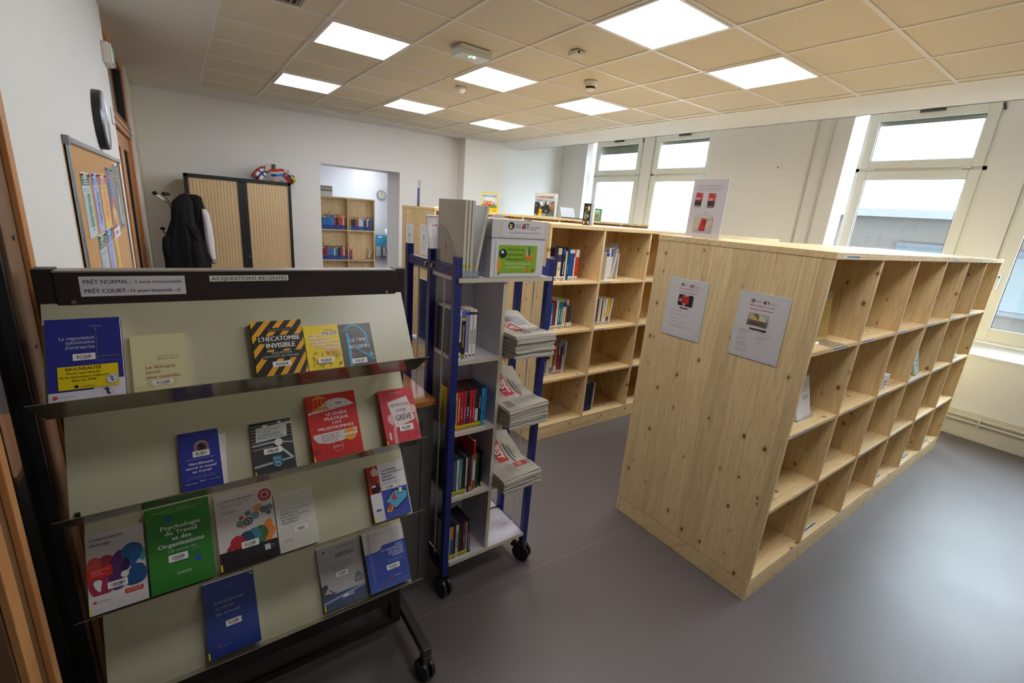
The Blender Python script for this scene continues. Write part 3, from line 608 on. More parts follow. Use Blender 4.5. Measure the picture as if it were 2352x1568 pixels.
row(1.352, -.765, z1, .16, 'in third row left cell, middle bookcase', 'books in the third row left compartment of the middle bookcase', [
    ('navy paperback with pale lettering', '#232a52', .024, .215, dict(text=('#c8ccd8', .2, .6), foot=W_)), ('cream paperback with black badge', '#ddd6c6', .032, .235, dict(band=('#2a2a3a', .62, .72))), ('white paperback with lilac foot', '#dcd8d0', .032, .245, dict(band=('#8a88c0', .05, .28))),
    ('thin green paperback', '#4a8a2a', .014, .215, dict(foot=W_)), ('thick scarlet paperback', '#cc3420', .034, .255, dict(text=('#e8b8a8', .3, .8), foot=(W_, .3))), ('blue paperback', '#2a4f9a', .016, .25, dict(foot=W_)),
    ('thin red and yellow book', '#b82a28', .012, .255, dict(top=('#c8c030', .35), foot=W_)), ('thin crimson book', '#9a2030', .010, .25, dict(foot=W_)), ('thin dark blue book', '#27346e', .010, .25, dict(foot=W_)), ('violet-edged thin book', '#6a3a70', .008, .24, dict(foot=W_)),
    ('blue folder with white foot', '#d8dce0', .018, .275, dict(top=('#1f6aa8', .4))), ('tall white folder, dark blue top', '#d2d4d6', .014, .30, dict(top=('#1f2f50', .05), lean=2))], end=1.735)
row(1.995, -.815, z0, .18, 'in bottom right cell, middle bookcase', 'volumes in the bottom right compartment of the middle bookcase', [
    ('very thick dark blue hardback', '#131f45', .075, .285, dict(hard=True)), ('slim dark blue hardback', '#16234c', .02, .28, dict(hard=True)), ('slim white and navy folder', '#cfccc6', .014, .275, dict(gap=.01, lean=2))])
# code books beyond the passage
cols = dict(b='#2a74b8', c='#3a8fc8', r='#c0302c', d='#20242e', w='#d8d4cc', y='#c8b828', n='#24407c', o='#d85a30', g='#507a80')
nmc = dict(b='bright blue', c='light blue', r='red', d='black', w='white', y='yellow', n='dark blue', o='orange', g='grey-green')
zz = BK4['zs']
def codes(x, z, s, h, place, t=.0228, **k):
    r_ = random.Random(int(x * 100 + z * 10))
    for i, ch in enumerate(s):
        if ch == ' ': x += t; continue
        hh = h * r_.uniform(.95, 1.02)
        o = thing('book', '%s code book, %s %s' % (nmc[ch], ORD[i] if i < 20 else 'last', place), 'book', (x, 6.05, z), 'code books beyond the passage')
        MB().box(x, 6.03, z, x + t - .001, 6.19, z + hh, P(cols[ch], .35)).box(x + .001, 6.028, z + hh * .02, x + t - .002, 6.03, z + hh * .32, P('#25468e' if ch != 'y' else '#d8c840')).box(x + .001, 6.028, z + hh * .86, x + t - .002, 6.03, z + hh * .98, P(r_.choice(['#c03028', '#d8d0c0', '#c8b828', cols[ch]]))).build('cover', None, o)
        x += t
codes(1.292, zz[2], 'yngbbbbbbccbrddrrorwr', .27, 'on upper shelf, middle cell, beyond the passage')
codes(1.835, zz[2], 'ryddddrrgwwwwbn wonnb', .25, 'on the upper shelf, right cell, beyond the passage')
codes(1.292, zz[1], 'odrnrrbbbbbwggddnrrwr', .26, 'on the second shelf, middle cell, beyond the passage')
codes(1.835, zz[1], 'nrr', .22, 'on the second shelf, right cell, beyond the passage')
codes(1.292, zz[0], 'rbrdrbrrnbrrdnrbrbrrn', .25, 'on the lowest shelf, middle cell, beyond the passage')
codes(1.835, zz[0], 'rrwrbnrrrwwrrrbrn', .25, 'on the lowest shelf, right cell, beyond the passage')
sbook(2.22, 6.03, zz[1], .03, .2, .16, '#c8bfa8', 'leaning book with blue foot alone on the second shelf beyond the passage', 'code books beyond the passage', foot=('#2a5a90', .2), lean=10)

# notices -----------------------------------------------------------------------
def logo(u, v, s, ar):
    """round university badge and the institute initials; ar = w/h of the sheet"""
    return [('c', u, v, .035 * s, '#1c1c1c'), ('r', u - .012 * s, v - .018 * s * ar, u - .004 * s, v + .018 * s * ar, '#e8e8e8'), ('r', u + .004 * s, v - .018 * s * ar, u + .014 * s, v + .018 * s * ar, '#f0dc20'), ('r', u - .012 * s, v - .022 * s * ar, u + .014 * s, v - .014 * s * ar, '#e8e040'),
            ('t', 'UNIVERSITÉ', u + .045 * s, v + .004 * s, .012 * s * ar, '#3a3a3a', 'l', .10 * s, .01), ('t', 'DE LORRAINE', u + .045 * s, v - .016 * s * ar, .012 * s * ar, '#3a3a3a', 'l', .10 * s, .01),
            ('t', 'i', u + .19 * s, v - .03 * s * ar, .062 * s * ar, '#c8202c', 'l', .016 * s, .04), ('t', 'RT', u + .212 * s, v - .03 * s * ar, .062 * s * ar, '#26262a', 'l', .085 * s, .03),
            ('t', 'INSTITUT RÉGIONAL', u + .30 * s, v - .006 * s * ar, .013 * s * ar, '#55555a', 'l', .17 * s), ('t', 'DU TRAVAIL', u + .30 * s, v - .030 * s * ar, .013 * s * ar, '#55555a', 'l', .10 * s)]
FR = '#cdd2d6'
def notice(y0, z0, label, prims, w=.240, h=.325, x=BX, name='notice', cat='notice', group='framed notices on bookcase ends', border=True):
    o = thing(name, label, cat, (x - .002, y0 - w / 2, z0), group)
    MB().box(x - .0035, y0 - w, z0, x - .0002, y0, z0 + h).build('frame' if border else 'sheet', P(FR if border else '#e2e4e6', .35), o, bevel=.001 if border else 0)
    pr = ([('r', .065, .05, .935, .95, '#d9d2d0')] if border else []) + prims
    printed('print', o, (x - .0035, y0, z0), (0, -1, 0), (0, 0, 1), w, h, pr); return o
RED = '#b0303c'; DK = '#3a3236'
notice(-2.006, 1.272, 'left framed shelf-plan notice with red book picture and left arrow on the nearest bookcase end', logo(.36, .905, 1.05, .74) + [
    ('t', "BIBLIOTHÈQUE DE L'IRT :", .29, .832, .017, RED, 'l', .50, .02), ('t', 'PLAN DE CLASSEMENT', .31, .778, .017, RED, 'l', .45, .02),
    ('r', .31, .555, .69, .745, '#1d1d22'), ('p', [(.31, .69), (.36, .745), (.31, .745)], '#6a6a50'), ('p', [(.40, .715), (.52, .745), (.58, .742), (.57, .725)], '#d8d4d0'), ('p', [(.37, .695), (.57, .735), (.60, .60), (.43, .575)], '#c02c28'),
    ('p', [(.33, .66), (.38, .67), (.40, .62), (.34, .625)], '#c89888'), ('p', [(.44, .60), (.49, .605), (.53, .56), (.44, .56)], '#c89888'), ('r', .46, .655, .53, .66, '#701818'), ('r', .45, .64, .53, .645, '#701818'),
    ('p', [(.38, .517), (.42, .536), (.42, .524), (.60, .524), (.60, .510), (.42, .510), (.42, .498)], '#26262a'),
    ('t', 'MÉLANGES JURIDIQUES', .17, .452, .010, DK, 'l', .27, .01), ('t', 'CODES DU TRAVAIL, DE LA SÉCURITÉ SOCIALE ET', .16, .395, .010, DK, 'l', .58, .01), ('t', 'AUTRES', .16, .372, .010, DK, 'l', .09, .01),
    ('t', "THÈSES DE L'IRT 2022", .16, .316, .010, DK, 'l', .27, .01), ('t', 'LIAISONS SOCIALES LES THÉMATIQUES', .155, .255, .010, DK, 'l', .46, .01),
    ('t', '874 : RÉDACTION (LETTRE DE MOTIVATION, RAPPORT,', .15, .195, .010, DK, 'l', .64, .01), ('t', '...), COMMUNICATION, EMPLOI, TOEIC', .15, .168, .010, DK, 'l', .46, .01), ('r', .86, .018, .93, .024, '#7a7e82')])
L2 = [('340', 'NOTIONS'), ('', 'GÉNÉRALES DE DROIT,'), ('', 'DROIT PRIVÉ'), None, ('330', 'ÉCONOMIE'), None, ('320', 'SCIENCES'), ('', 'POLITIQUES'), None, ('300', 'SOCIOLOGIE,'), ('', 'PSYCHOLOGIE DU'), ('', 'TRAVAIL, TRAVAIL,'), ('', 'EMPLOI, FORMATION'), None, ('331', 'SYNDICALISME,'), ('', 'MOUVEMENT OUVRIER')]
R2 = [('344', 'DROIT DU TRAVAIL'), None, ('341', 'DROIT SOCIAL'), ('', 'INTERNATIONAL,'), ('', 'EUROPÉEN'), None, ('368', 'PROTECTION'), ('', 'SOCIALE')]
pr = logo(.29, .878, 1.1, .74) + [('t', "BIBLIOTHÈQUE DE L'IRT :", .245, .805, .019, RED, 'l', .52, .02), ('t', 'PLAN DE CLASSEMENT', .27, .750, .019, RED, 'l', .46, .02),
    ('r', .255, .515, .665, .705, '#9a9684'), ('r', .255, .63, .665, .705, '#b8b4a4'), ('p', [(.27, .60), (.34, .69), (.48, .60), (.40, .575)], '#c8b878'), ('p', [(.34, .69), (.46, .70), (.48, .60)], '#8a7a48'), ('p', [(.48, .60), (.50, .69), (.58, .66), (.64, .60), (.56, .57)], '#d8d2b0'),
    ('p', [(.27, .60), (.64, .60), (.62, .56), (.29, .56)], '#7a6c50'), ('p', [(.26, .57), (.65, .565), (.64, .52), (.30, .525)], '#6a5a52'), ('r', .255, .515, .29, .58, '#5a706a'), ('r', .62, .53, .665, .60, '#607a78'), ('r', .30, .545, .62, .549, '#4a3c34'), ('r', .31, .575, .6, .579, '#3c3428'),
    ('p', [(.68, .468), (.63, .492), (.63, .478), (.33, .478), (.33, .458), (.63, .458), (.63, .444)], '#231f22')]
v = .452
for q in L2:
    v -= .0225 if q else .022
    if q:
        if q[0]: pr += [('t', q[0] + ' :', .125, v, .0105, RED, 'l', .055, .01), ('t', q[1], .19, v, .0105, DK, 'l', .0125 * len(q[1]), .01)]
        else: pr += [('t', q[1], .125, v, .0105, DK, 'l', .0145 * len(q[1]), .01)]
v = .435
for q in R2:
    v -= .0225 if q else .022
    if q:
        if q[0]: pr += [('t', q[0] + ' :', .52, v, .0105, RED, 'l', .055, .01), ('t', q[1], .585, v, .0105, DK, 'l', .0135 * len(q[1]), .01)]
        else: pr += [('t', q[1], .52, v, .0105, DK, 'l', .0145 * len(q[1]), .01)]
notice(-2.420, 1.270, 'right framed shelf-plan notice with open book picture and right arrow on the nearest bookcase end', pr + [('r', .86, .018, .93, .024, '#7a7e82')])
small = lambda: logo(.25, .88, .9, .7) + [('t', 'BIBLIOTHÈQUE', .30, .78, .012, '#8a6a70', 'l', .36), ('p', [(.44, .70), (.52, .62), (.62, .50), (.50, .56), (.36, .50), (.46, .60)], '#3a4660'), ('r', .46, .55, .52, .68, '#44506a'), ('r', .30, .42, .74, .43, '#222228'), ('lines', .25, .36, .8, 6, .035, '#9aa0a8', .008)]
notice(1.79, 1.325, 'left slim white notice on the end of the rear bookcase', small(), w=.215, h=.33, name='notice', border=False)
notice(1.385, 1.335, 'right slim white notice on the end of the rear bookcase', small(), w=.215, h=.33, name='notice', border=False)
# acrylic sign on the nearest bookcase
o = thing('acrylic_sign', 'tall white upright sign with pictures of red code books on top of the nearest bookcase', 'sign', (1.36, -2.11, H1))
xs_ = 1.355
MB().box(xs_, -2.213, H1 + .004, xs_ + .004, -2.011, H1 + .302).build('sheet', P('#d6d0ce', .3), o)
MB().box(xs_ - .002, -2.215, H1, xs_ + .006, -2.009, H1 + .004).box(xs_, -2.213, H1, xs_ + .08, -2.011, H1 + .003).build('acrylic_base', glass('acrylic', '#f4f8fa', 1.2, .04), o)
MB().box(xs_ - .001, -2.214, H1 + .302, xs_ + .005, -2.010, H1 + .305).build('top_edge', P('#f4f4f4', .2), o)
def minibook(u, v, tilt): 
    def r(a, b): return (u + a + tilt * b * .6, v + b - tilt * a * .35)
    return [('p', [r(0, 0), r(.20, 0), r(.20, .22), r(0, .22)], '#c83432'), ('p', [r(0, 0), r(.20, 0), r(.20, .09), r(0, .09)], '#4a2a2c'), ('p', [r(.02, .12), r(.16, .12), r(.16, .135), r(.02, .135)], '#e8c8c0'), ('p', [r(.02, .10), r(.13, .10), r(.13, .11), r(.02, .11)], '#e8c8c0'), ('p', [r(0, -.022), r(.20, -.022), r(.20, -.012), r(0, -.012)], '#4a3a3c'), ('c', *r(.165, .195), .012, '#e8e0e0')]
printed('print', o, (xs_, -2.011, H1 + .004), (0, -1, 0), (0, 0, 1), .202, .298, [
    ('t', 'LIAISONS SOCIALES LES THÉMATIQUES', .13, .885, .017, '#c8404a', 'l', .72, .01), ('t', 'Chaque mois, un point complet sur une thématique', .085, .845, .013, '#3c383c', 'l', .82), ('t', "phare du droit social à jour de l'actualité", .16, .812, .013, '#3c383c', 'l', .64)]
    + minibook(.12, .555, .12) + minibook(.50, .545, 0) + [('t', 'CODES', .42, .425, .017, '#c8404a', 'l', .15, .015), ('t', '(Travail, Sécurité sociale, ...)', .25, .378, .015, '#c8404a', 'l', .50),
    ('r', .20, .09, .74, .36, '#cdc3a4'), ('r', .20, .09, .74, .15, '#aeb0b8'), ('p', [(.36, .12), (.42, .335), (.58, .325), (.56, .115), (.40, .11)], '#b8282c'), ('p', [(.36, .12), (.40, .11), (.46, .335), (.42, .335)], '#d04a48'), ('r', .47, .27, .56, .28, '#5a1418'), ('r', .47, .25, .55, .258, '#5a1418'), ('r', .42, .17, .56, .175, '#e08a80'),
    ('p', [(.60, .28), (.72, .34), (.74, .36), (.62, .30)], '#8a8894'), ('r', .66, .16, .69, .22, '#a89aa8')])

# things standing in the nearest bookcase
zs = BK1['zs']
o = thing('yellow_notice', 'yellow sheet in a clear stand in the first top compartment of the nearest bookcase', 'notice', (1.55, -2.70, zs[3]))
yx = Matrix.Translation((1.735, -2.63, zs[3])) @ Matrix.Rotation(math.radians(38), 4, 'Z')
yx = Matrix.Translation((1.545, -2.70, zs[3])) @ Matrix.Rotation(math.radians(-6), 4, 'X')
MB(yx).box(0, 0, .002, .15, .002, .215).build('sheet', P('#f2bc20', .4), o)
MB(yx).box(-.002, -.002, 0, .152, 0, .25).build('acrylic', glass('acrylic', '#f4f8fa', 1.2, .04), o)
MB(Matrix.Translation((1.545, -2.70, zs[3]))).box(0, -.085, 0.0005, .15, 0, .004).build('acrylic_foot', glass('acrylic', '#f4f8fa', 1.2, .04), o)
O_ = yx @ Vector((0, -.0022, .002)); printed('print', o, O_, yx.to_3x3() @ Vector((1, 0, 0)), yx.to_3x3() @ Vector((0, 0, 1)), .15, .213, [('t', 'GÉNÉRALES', .35, .90, .025, '#8a6a14', 'l', .5), ('lines', .12, .84, .9, 16, .046, '#a8801c', .008)])
def easel(x, y, z, w, h, col, name, label, prims, ang=12, cat='book', ln=-14, thick=.012):
    o = thing(name, label, cat, (x, y, z))
    X = Matrix.Translation((x, y, z)) @ Matrix.Rotation(math.radians(ang), 4, 'Z')
    MB(X).box(0, -.03, 0.0005, w, .07, .003).box(0, -.034, .0005, w, -.031, .022).build('acrylic_stand', glass('acrylic', '#f4f8fa', 1.2, .04), o)
    X2 = X @ Matrix.Translation((0, -.02, .006)) @ Matrix.Rotation(math.radians(ln), 4, 'X')
    MB(X2).box(.01, 0, 0, w - .01, thick, h, P(col, .35)).build('cover', None, o, bevel=.0006)
    if prims: printed('cover_print', o, X2 @ Vector((.01, 0, 0)), X2.to_3x3() @ Vector((1, 0, 0)), X2.to_3x3() @ Vector((0, 0, 1)), w - .02, h, prims)
    return o
easel(1.535, -2.70, zs[2], .19, .215, '#e6e2e2', 'book', 'white book leaning on a clear easel in the second row of the nearest bookcase', [('r', .30, .86, .70, .88, '#7a6a70'), ('lines', .3, .75, .9, 3, .05, '#a8a0a4', .012), ('r', .45, .5, .85, .53, '#b0a8ac'), ('r', .45, .45, .85, .47, '#8a8488')], ang=2)
o = thing('small_box', 'small white box with red lettering in the third bay of the nearest bookcase', 'box', (2.70, -2.70, zs[2]))
MB().box(2.655, -2.755, zs[2], 2.752, -2.695, zs[2] + .10).build('carton', P('#e8e6e2', .4), o, bevel=.001)
printed('print', o, (2.655, -2.755, zs[2]), (1, 0, 0), (0, 0, 1), .097, .10, [('r', .1, .52, .65, .62, '#5a5a62'), ('r', .1, .32, .8, .38, '#c03040'), ('r', .1, .10, .4, .2, '#c03040')])
MB().box(2.757, -2.71, zs[2], 2.768, -2.65, zs[2] + .13).build('yellow_card', P('#e0b030', .4), o)
easel(3.34, -2.735, zs[2], .16, .19, '#a9c4c0', 'book', 'pale green book on an easel in the fourth bay of the nearest bookcase', [('r', 0, 0, .25, .2, '#d8c030'), ('r', .3, .78, .7, .81, '#4a6a66'), ('r', .35, .5, .8, .54, '#5a7a76'), ('c', .55, .32, .08, '#8a4a50')], ang=3)
easel(4.47, -2.735, zs[2], .12, .17, '#8fb0c0', 'book', 'small blue booklet on an easel in the last bay of the nearest bookcase', [('r', .1, .4, .9, .6, '#5a8098')], ang=3)

# games and notices on the rear and middle bookcases ------------------------------
T3 = 1.86
def gamebox(x0, y0, z, w, d, h, name, label, face, side, prims, rot=0, group='board games standing on the bookcases'):
    o = thing(name, label, 'board game', (x0, y0, z), group); X = Matrix.Translation((x0, y0, z)) @ Matrix.Rotation(math.radians(rot), 4, 'Z') @ Matrix.Translation((-w / 2, -d / 2, 0))
    MB(X).box(0, 0, 0, w, d * .55, h, P(side, .4)).build('lid', None, o, bevel=.0015); MB(X).box(.002, d * .55, .002, w - .002, d, h - .002, P('#cfc8ba', .5)).build('tray', None, o)
    printed('lid_print', o, X @ Vector((0, 0, 0)), X.to_3x3() @ Vector((1, 0, 0)), Vector((0, 0, 1)), w, h, [('r', 0, 0, 1, 1, face)] + prims, gap=.0006); return o
rg = random.Random(5)
towers = []
for i in range(9): 
    u = .18 + i * .07; towers += [('p', [(u, .36), (u, .52 + rg.uniform(-.03, .06)), (u + .025, .60 + rg.uniform(-.04, .05)), (u + .05, .50), (u + .05, .36)], rg.choice(['#c03a30', '#d8a048', '#b05a3a', '#e0c080']))]
gamebox(2.08, 1.18, T3, .205, .045, .22, 'board_game', 'yellow-edged board game with a castle picture on the rear bookcase', '#f2d31c', '#f0d020',
        [('r', .07, .22, .93, .93, '#bcdcee'), ('c', .5, .55, .33, '#e4e6da'), ('r', .07, .22, .93, .40, '#6aa040'), ('p', [(.15, .30), (.30, .34), (.55, .22), (.45, .19), (.12, .27)], '#7ab8e0')] + towers +
        [('r', .36, .50, .60, .56, '#c8a050'), ('r', .38, .40, .42, .5, '#b07a40'), ('r', .54, .40, .58, .5, '#b07a40'), ('r', .17, .33, .75, .40, '#cc3428'), ('r', .2, .32, .4, .36, '#f0b030'), ('c', .28, .32, .025, '#222222'), ('c', .5, .32, .025, '#222222'),
         ('t', "LES PAYS D'EUROPE", .10, .79, .085, '#27509a', 'l', .80, .02), ('t', 'HABA', .68, .06, .075, '#d02018', 'l', .24, .04)], rot=-38)
mount = [('r', .02, .45, .98, .72, '#a9c6dc')] + [('p', [(.25 + i * .14, .50), (.33 + i * .14, .70 - .03 * (i % 2)), (.42 + i * .14, .50)], ['#e4e8ec', '#8aa0b4'][i % 2]) for i in range(5)]
gamebox(2.97, 1.22, T3, .30, .065, .29, 'board_game', 'large board game with a steam train picture on the rear bookcase', '#cfd2c8', '#c8ccc6',
        [('r', .02, .02, .98, .98, '#d6d8cc'), ('r', .02, .70, .98, .80, '#b8cfe0')] + mount + [('r', .02, .03, .98, .45, '#6a6048'), ('p', [(.02, .03), (.02, .60), (.20, .62), (.30, .50), (.26, .03)], '#33362e'),
         ('p', [(.30, .38), (.50, .50), (.52, .60), (.58, .60), (.60, .52), (.72, .50), (.74, .34), (.36, .32)], '#23261f'), ('r', .54, .58, .59, .68, '#1c1e1a'), ('c', .65, .46, .07, '#2c3026'), ('r', .36, .14, .80, .34, '#2a2a20'), ('c', .58, .24, .03, '#d8dcd8'), ('r', .78, .36, .97, .60, '#a87850'), ('p', [(.76, .60), (.99, .60), (.88, .68)], '#7a4a34'),
         ('p', [(.20, .03), (.22, .22), (.30, .38), (.34, .22), (.42, .12), (.40, .03)], '#d8b820'), ('c', .36, .26, .04, '#e8d020'), ('p', [(.18, .12), (.22, .30), (.28, .14)], '#7a2c22'), ('p', [(.42, .03), (.44, .14), (.58, .14), (.58, .03)], '#8aa4c0'), ('c', .08, .08, .05, '#c8a078'), ('p', [(.70, .03), (.74, .18), (.86, .16), (.9, .03)], '#5a7a90'), ('p', [(.03, .1), (.06, .42), (.14, .44), (.18, .1)], '#20221e'), ('c', .10, .45, .025, '#c8a078'),
         ('t', 'LES', .05, .80, .06, '#8a3020', 'l', .11, .02), ('t', 'AVENTURIERS', .20, .79, .09, '#a83420', 'l', .72, .05), ('t', 'DU', .07, .665, .05, '#8a3020', 'l', .07, .02), ('t', 'RAIL', .18, .645, .085, '#b03a24', 'l', .24, .05), ('t', 'EUROPE', .45, .655, .075, '#c8c028', 'l', .32, .03)], rot=-66)
o = gamebox(2.08, -.50, H1, .065, .17, .185, 'board_game', 'narrow black patterned game box upright on the middle bookcase', '#1a1a18', '#22211e',
        [('r', .10, .62, .30, .90, '#2c2c28'), ('c', .35, .80, .16, '#d85a38', .5), ('r', .58, .68, .85, .88, '#d8cf98'), ('r', .2, .28, .32, .6, '#b0b0a8'), ('r', .4, .2, .5, .55, '#8a8a80'), ('r', .55, .35, .75, .5, '#b8b060'), ('c', .6, .6, .08, '#707068'), ('c', .5, .13, .17, '#cc4a30', .5), ('r', .08, .05, .3, .18, '#d8d4c4'), ('r', .7, .05, .9, .2, '#c8c4b0'), ('r', .3, .62, .55, .66, '#909088')], rot=-58)
gamebox(3.83, 1.14, T3, .15, .05, .165, 'board_game', 'small green card game with a village picture on the rear bookcase', '#4f9a72', '#5a9a7a',
        [('r', .16, .18, .84, .86, '#d4d8b8'), ('r', .2, .5, .8, .72, '#8ab890'), ('r', .2, .22, .8, .5, '#8a7a50'), ('c', .35, .38, .09, '#b05040'), ('c', .6, .36, .09, '#c87a50'), ('r', .3, .62, .4, .72, '#6a5a3a'), ('r', .6, .64, .7, .76, '#d8d8e0'), ('r', .24, .77, .74, .80, '#e8e8d8'), ('r', .02, .03, .2, .15, '#e8d8b0')], rot=-62)
o = thing('laptop', 'open silver laptop seen bleached by window light on the rear bookcase', 'laptop', (3.45, 1.3, T3))
X = Matrix.Translation((3.33, 1.30, T3)) @ Matrix.Rotation(math.radians(4), 4, 'Z')
MB(X).box(0, -.22, 0.001, .34, 0, .016).build('base', M('dark_laptop_base', '#3c4048', .4), o, bevel=.002)
MB(X @ Matrix.Translation((0, 0, .014)) @ Matrix.Rotation(math.radians(-18), 4, 'X')).box(0, 0, 0, .27, .006, .135).build('screen', M('pale_laptop_lid', '#e8ebf0', .3), o, bevel=.002)
o = thing('leaflet_stand', 'clear leaflet holder with a narrow violet leaflet at the left end of the rear bookcase', 'leaflet holder', (1.34, 1.5, T3))
MB().box(1.318, 1.455, T3, 1.322, 1.53, T3 + .285).box(1.318, 1.455, T3, 1.37, 1.53, T3 + .003).build('acrylic', glass('acrylic', '#f4f8fa', 1.2, .04), o)
MB().box(1.314, 1.468, T3, 1.3175, 1.522, T3 + .20, P('#5c5c9c')).box(1.3135, 1.468, T3, 1.3140, 1.522, T3 + .05, P('#5a6048')).box(1.3135, 1.475, T3 + .13, 1.3140, 1.515, T3 + .133, P('#c8c088')).box(1.3135, 1.48, T3 + .16, 1.3140, 1.51, T3 + .165, P('#b8b8d8')).build('leaflet', None, o)
o = thing('paper_stack', 'low stack of white papers beside the leaflet holder on the rear bookcase', 'papers', (1.4, 1.22, T3))
MB().box(1.33, 1.10, T3, 1.54, 1.44, T3 + .014).build('sheets', P('#eceae4'), o)
o = thing('clear_tray', 'empty clear plastic tray with small dark clips on the rear bookcase', 'tray', (1.45, 1.1, T3))
MB().box(1.60, 1.10, T3, 1.86, 1.32, T3 + .003).box(1.60, 1.10, T3, 1.603, 1.32, T3 + .05).box(1.857, 1.10, T3, 1.86, 1.32, T3 + .05).box(1.60, 1.317, T3, 1.86, 1.32, T3 + .05).build('acrylic', glass('acrylic', '#f4f8fa', 1.2, .04), o)
MB().box(1.63, 1.14, T3 + .003, 1.65, 1.16, T3 + .02).box(1.70, 1.14, T3 + .003, 1.71, 1.15, T3 + .02).build('clip', P('#2c3450'), o)
o = thing('picture_card', 'grey landscape photograph propped on the bookcase beyond the passage', 'picture', (1.4, 6.1, 1.91))
MB().box(1.24, 6.10, 1.91, 1.56, 6.108, 2.10).build('sheet', P('#c6c9cc'), o)
printed('print', o, (1.24, 6.10, 1.91), (1, 0, 0), (0, 0, 1), .32, .19, [('r', 0, .46, 1, .98, '#8f8c86'), ('r', 0, .62, 1, .82, '#b0a698'), ('r', 0, .46, 1, .54, '#5a5c58'), ('r', .1, .8, .9, .86, '#a08a78')])

# ================================================================ DISPLAY RACK
rk_brown = M('dark_brown_steel', '#22160e', .5); plate_m = M('grey_green_steel_plate', '#b9b69a', .30, spec=.5, bump=.04, bscale=900)
ledge_m = M('glossy_steel_ledge', '#8c8670', .16, metal=.6)
RK = thing('display_rack', 'brown and grey-green wheeled display rack of sloping shelves holding new books', 'display rack', (-.77, -2.1, 0))
for x0, x1 in ((-1.232, -1.192), (-.345, -.305)):
    u_ = MB().box(x0, -2.060, .10, x1, -2.015, 1.655).build('upright', rk_brown, RK, bevel=.002)
    sb = MB()
    xm = (x0 + x1) / 2
    for i in range(44): sb.box(xm - .005, -2.0615, 1.64 - i * .034, xm + .005, -2.0605, 1.625 - i * .034)
    sb.build('slot', black, u_)
MB().box(-1.195, -2.066, 1.552, -.342, -2.050, 1.648).build('header_panel', rk_brown, RK, bevel=.002)
MB().box(-1.195, -2.068, 1.648, -.342, -2.02, 1.652).build('header_lip', M('pale_worn_edge', '#8a8478', .4), RK)
hw = printed('loan_notice', RK, (-1.150, -2.067, 1.588), (1, 0, 0), (0, 0, 1), .212, .050, [('r', 0, 0, 1, 1, '#dedbe0'), ('t', 'PRÊT NORMAL :', .035, .63, .20, '#1c1c24', 'l', .435, .016), ('t', '1 mois renouvelable', .51, .63, .16, '#1c1c24', 'l', .455, .02), ('t', 'PRÊT COURT :', .035, .17, .20, '#1c1c24', 'l', .40, .016), ('t', '15 jours (manuels, ...)', .455, .18, .16, '#1c1c24', 'l', .48, .02)], label='white paper notice PRÊT NORMAL, PRÊT COURT')
printed('header_label', RK, (-.882, -2.067, 1.6205), (1, 0, 0), (0, 0, 1), .200, .0165, [('r', 0, 0, 1, 1, '#e2e2d6'), ('t', 'ACQUISITIONS RECENTES', .025, .18, .62, '#16140e', 'l', .95, .015)], label='pale label strip ACQUISITIONS RECENTES')
sb = MB()
for x in (-1.165, -.375): sb.tube([(x, -2.066, 1.575), (x, -2.070, 1.575)], .005, 10)
sb.build('screw', M('grey_screw', '#8a8a88', .35, 1), RK)
LZ = [1.40, 1.11, .82, .515]; NU = Vector((0, .52, .854)); NN = Vector((0, -.854, .52))
def foldpt(i): return Vector((0, -2.285, LZ[i])) - NN * .1
for i in range(4):
    B_ = foldpt(i); xa, xb = -1.225, -.322; t = .0018; Lp = .262 + (.02 if i else 0)
    def q(x, s, n): return Vector((x, 0, 0)) + B_ + NU * s + NN * n
    m_ = MB(); vs = [q(xa, -.016, 0), q(xb, -.016, 0), q(xb, Lp, 0), q(xa, Lp, 0), q(xa, -.016, -t), q(xb, -.016, -t), q(xb, Lp, -t), q(xa, Lp, -t)]
    fs = [(0, 1, 2, 3), (7, 6, 5, 4), (0, 4, 5, 1), (1, 5, 6, 2), (2, 6, 7, 3), (3, 7, 4, 0)]
    p_ = m_.add(vs, fs).build('sloping_shelf', plate_m, RK)
    m_ = MB(); xa2, xb2 = -1.238, -.308
    m_.add([q(xa, -.0178, -t), q(xb, -.0178, -t), q(xb2, -.0018, .1), q(xa2, -.0018, .1), q(xa, -.016, -t), q(xb, -.016, -t), q(xb2, 0, .1), q(xa2, 0, .1)], fs)
    m_.build('ledge', ledge_m, p_)
    MB().box(xa + .01, -2.20, B_.z - .01, xa + .02, -2.04, B_.z + .012).box(xb - .02, -2.20, B_.z - .01, xb - .01, -2.04, B_.z + .012).build('bracket', rk_brown, p_)
MB().box(-1.20, -2.06, .22, -.34, -2.03, .29).box(-1.20, -2.06, .10, -.34, -2.03, .13).build('crossbar', rk_brown, RK, bevel=.002)
caster_m = M('black_caster_rubber', '#17171a', .35)
def caster(parent, x, y, r=.045, ang=0, z=0, brake=False):
    X = Matrix.Translation((x, y, z)) @ Matrix.Rotation(math.radians(ang), 4, 'Z')
    w_ = MB(X)
    for s in (-1, 1):
        pts = [(s * .006, 0, r), (s * .024, 0, r)]
        vs = [X @ Vector(p) for p in pts]; t = MB().tube(vs, r, 28); w_.v += []; k = len(w_.v); w_.v += t.v; w_.f += [tuple(k + j for j in f) for f in t.f]; w_.mi += t.mi
    c_ = w_.build('caster', caster_m, parent, bevel=.004, smooth=True)
    h = MB(X).box(-.027, -r * .45, r * 1.72, .027, r * .55, r * 2.02).box(-.005, -r * .5, r * .9, .005, r * .5, r * 1.8)
    if brake: h.box(-.022, r * .4, r * 1.5, .022, r * 1.25, r * 1.75)
    h.build('fork', M('black_caster_plastic', '#1d1d20', .3), c_, bevel=.003)
    return c_
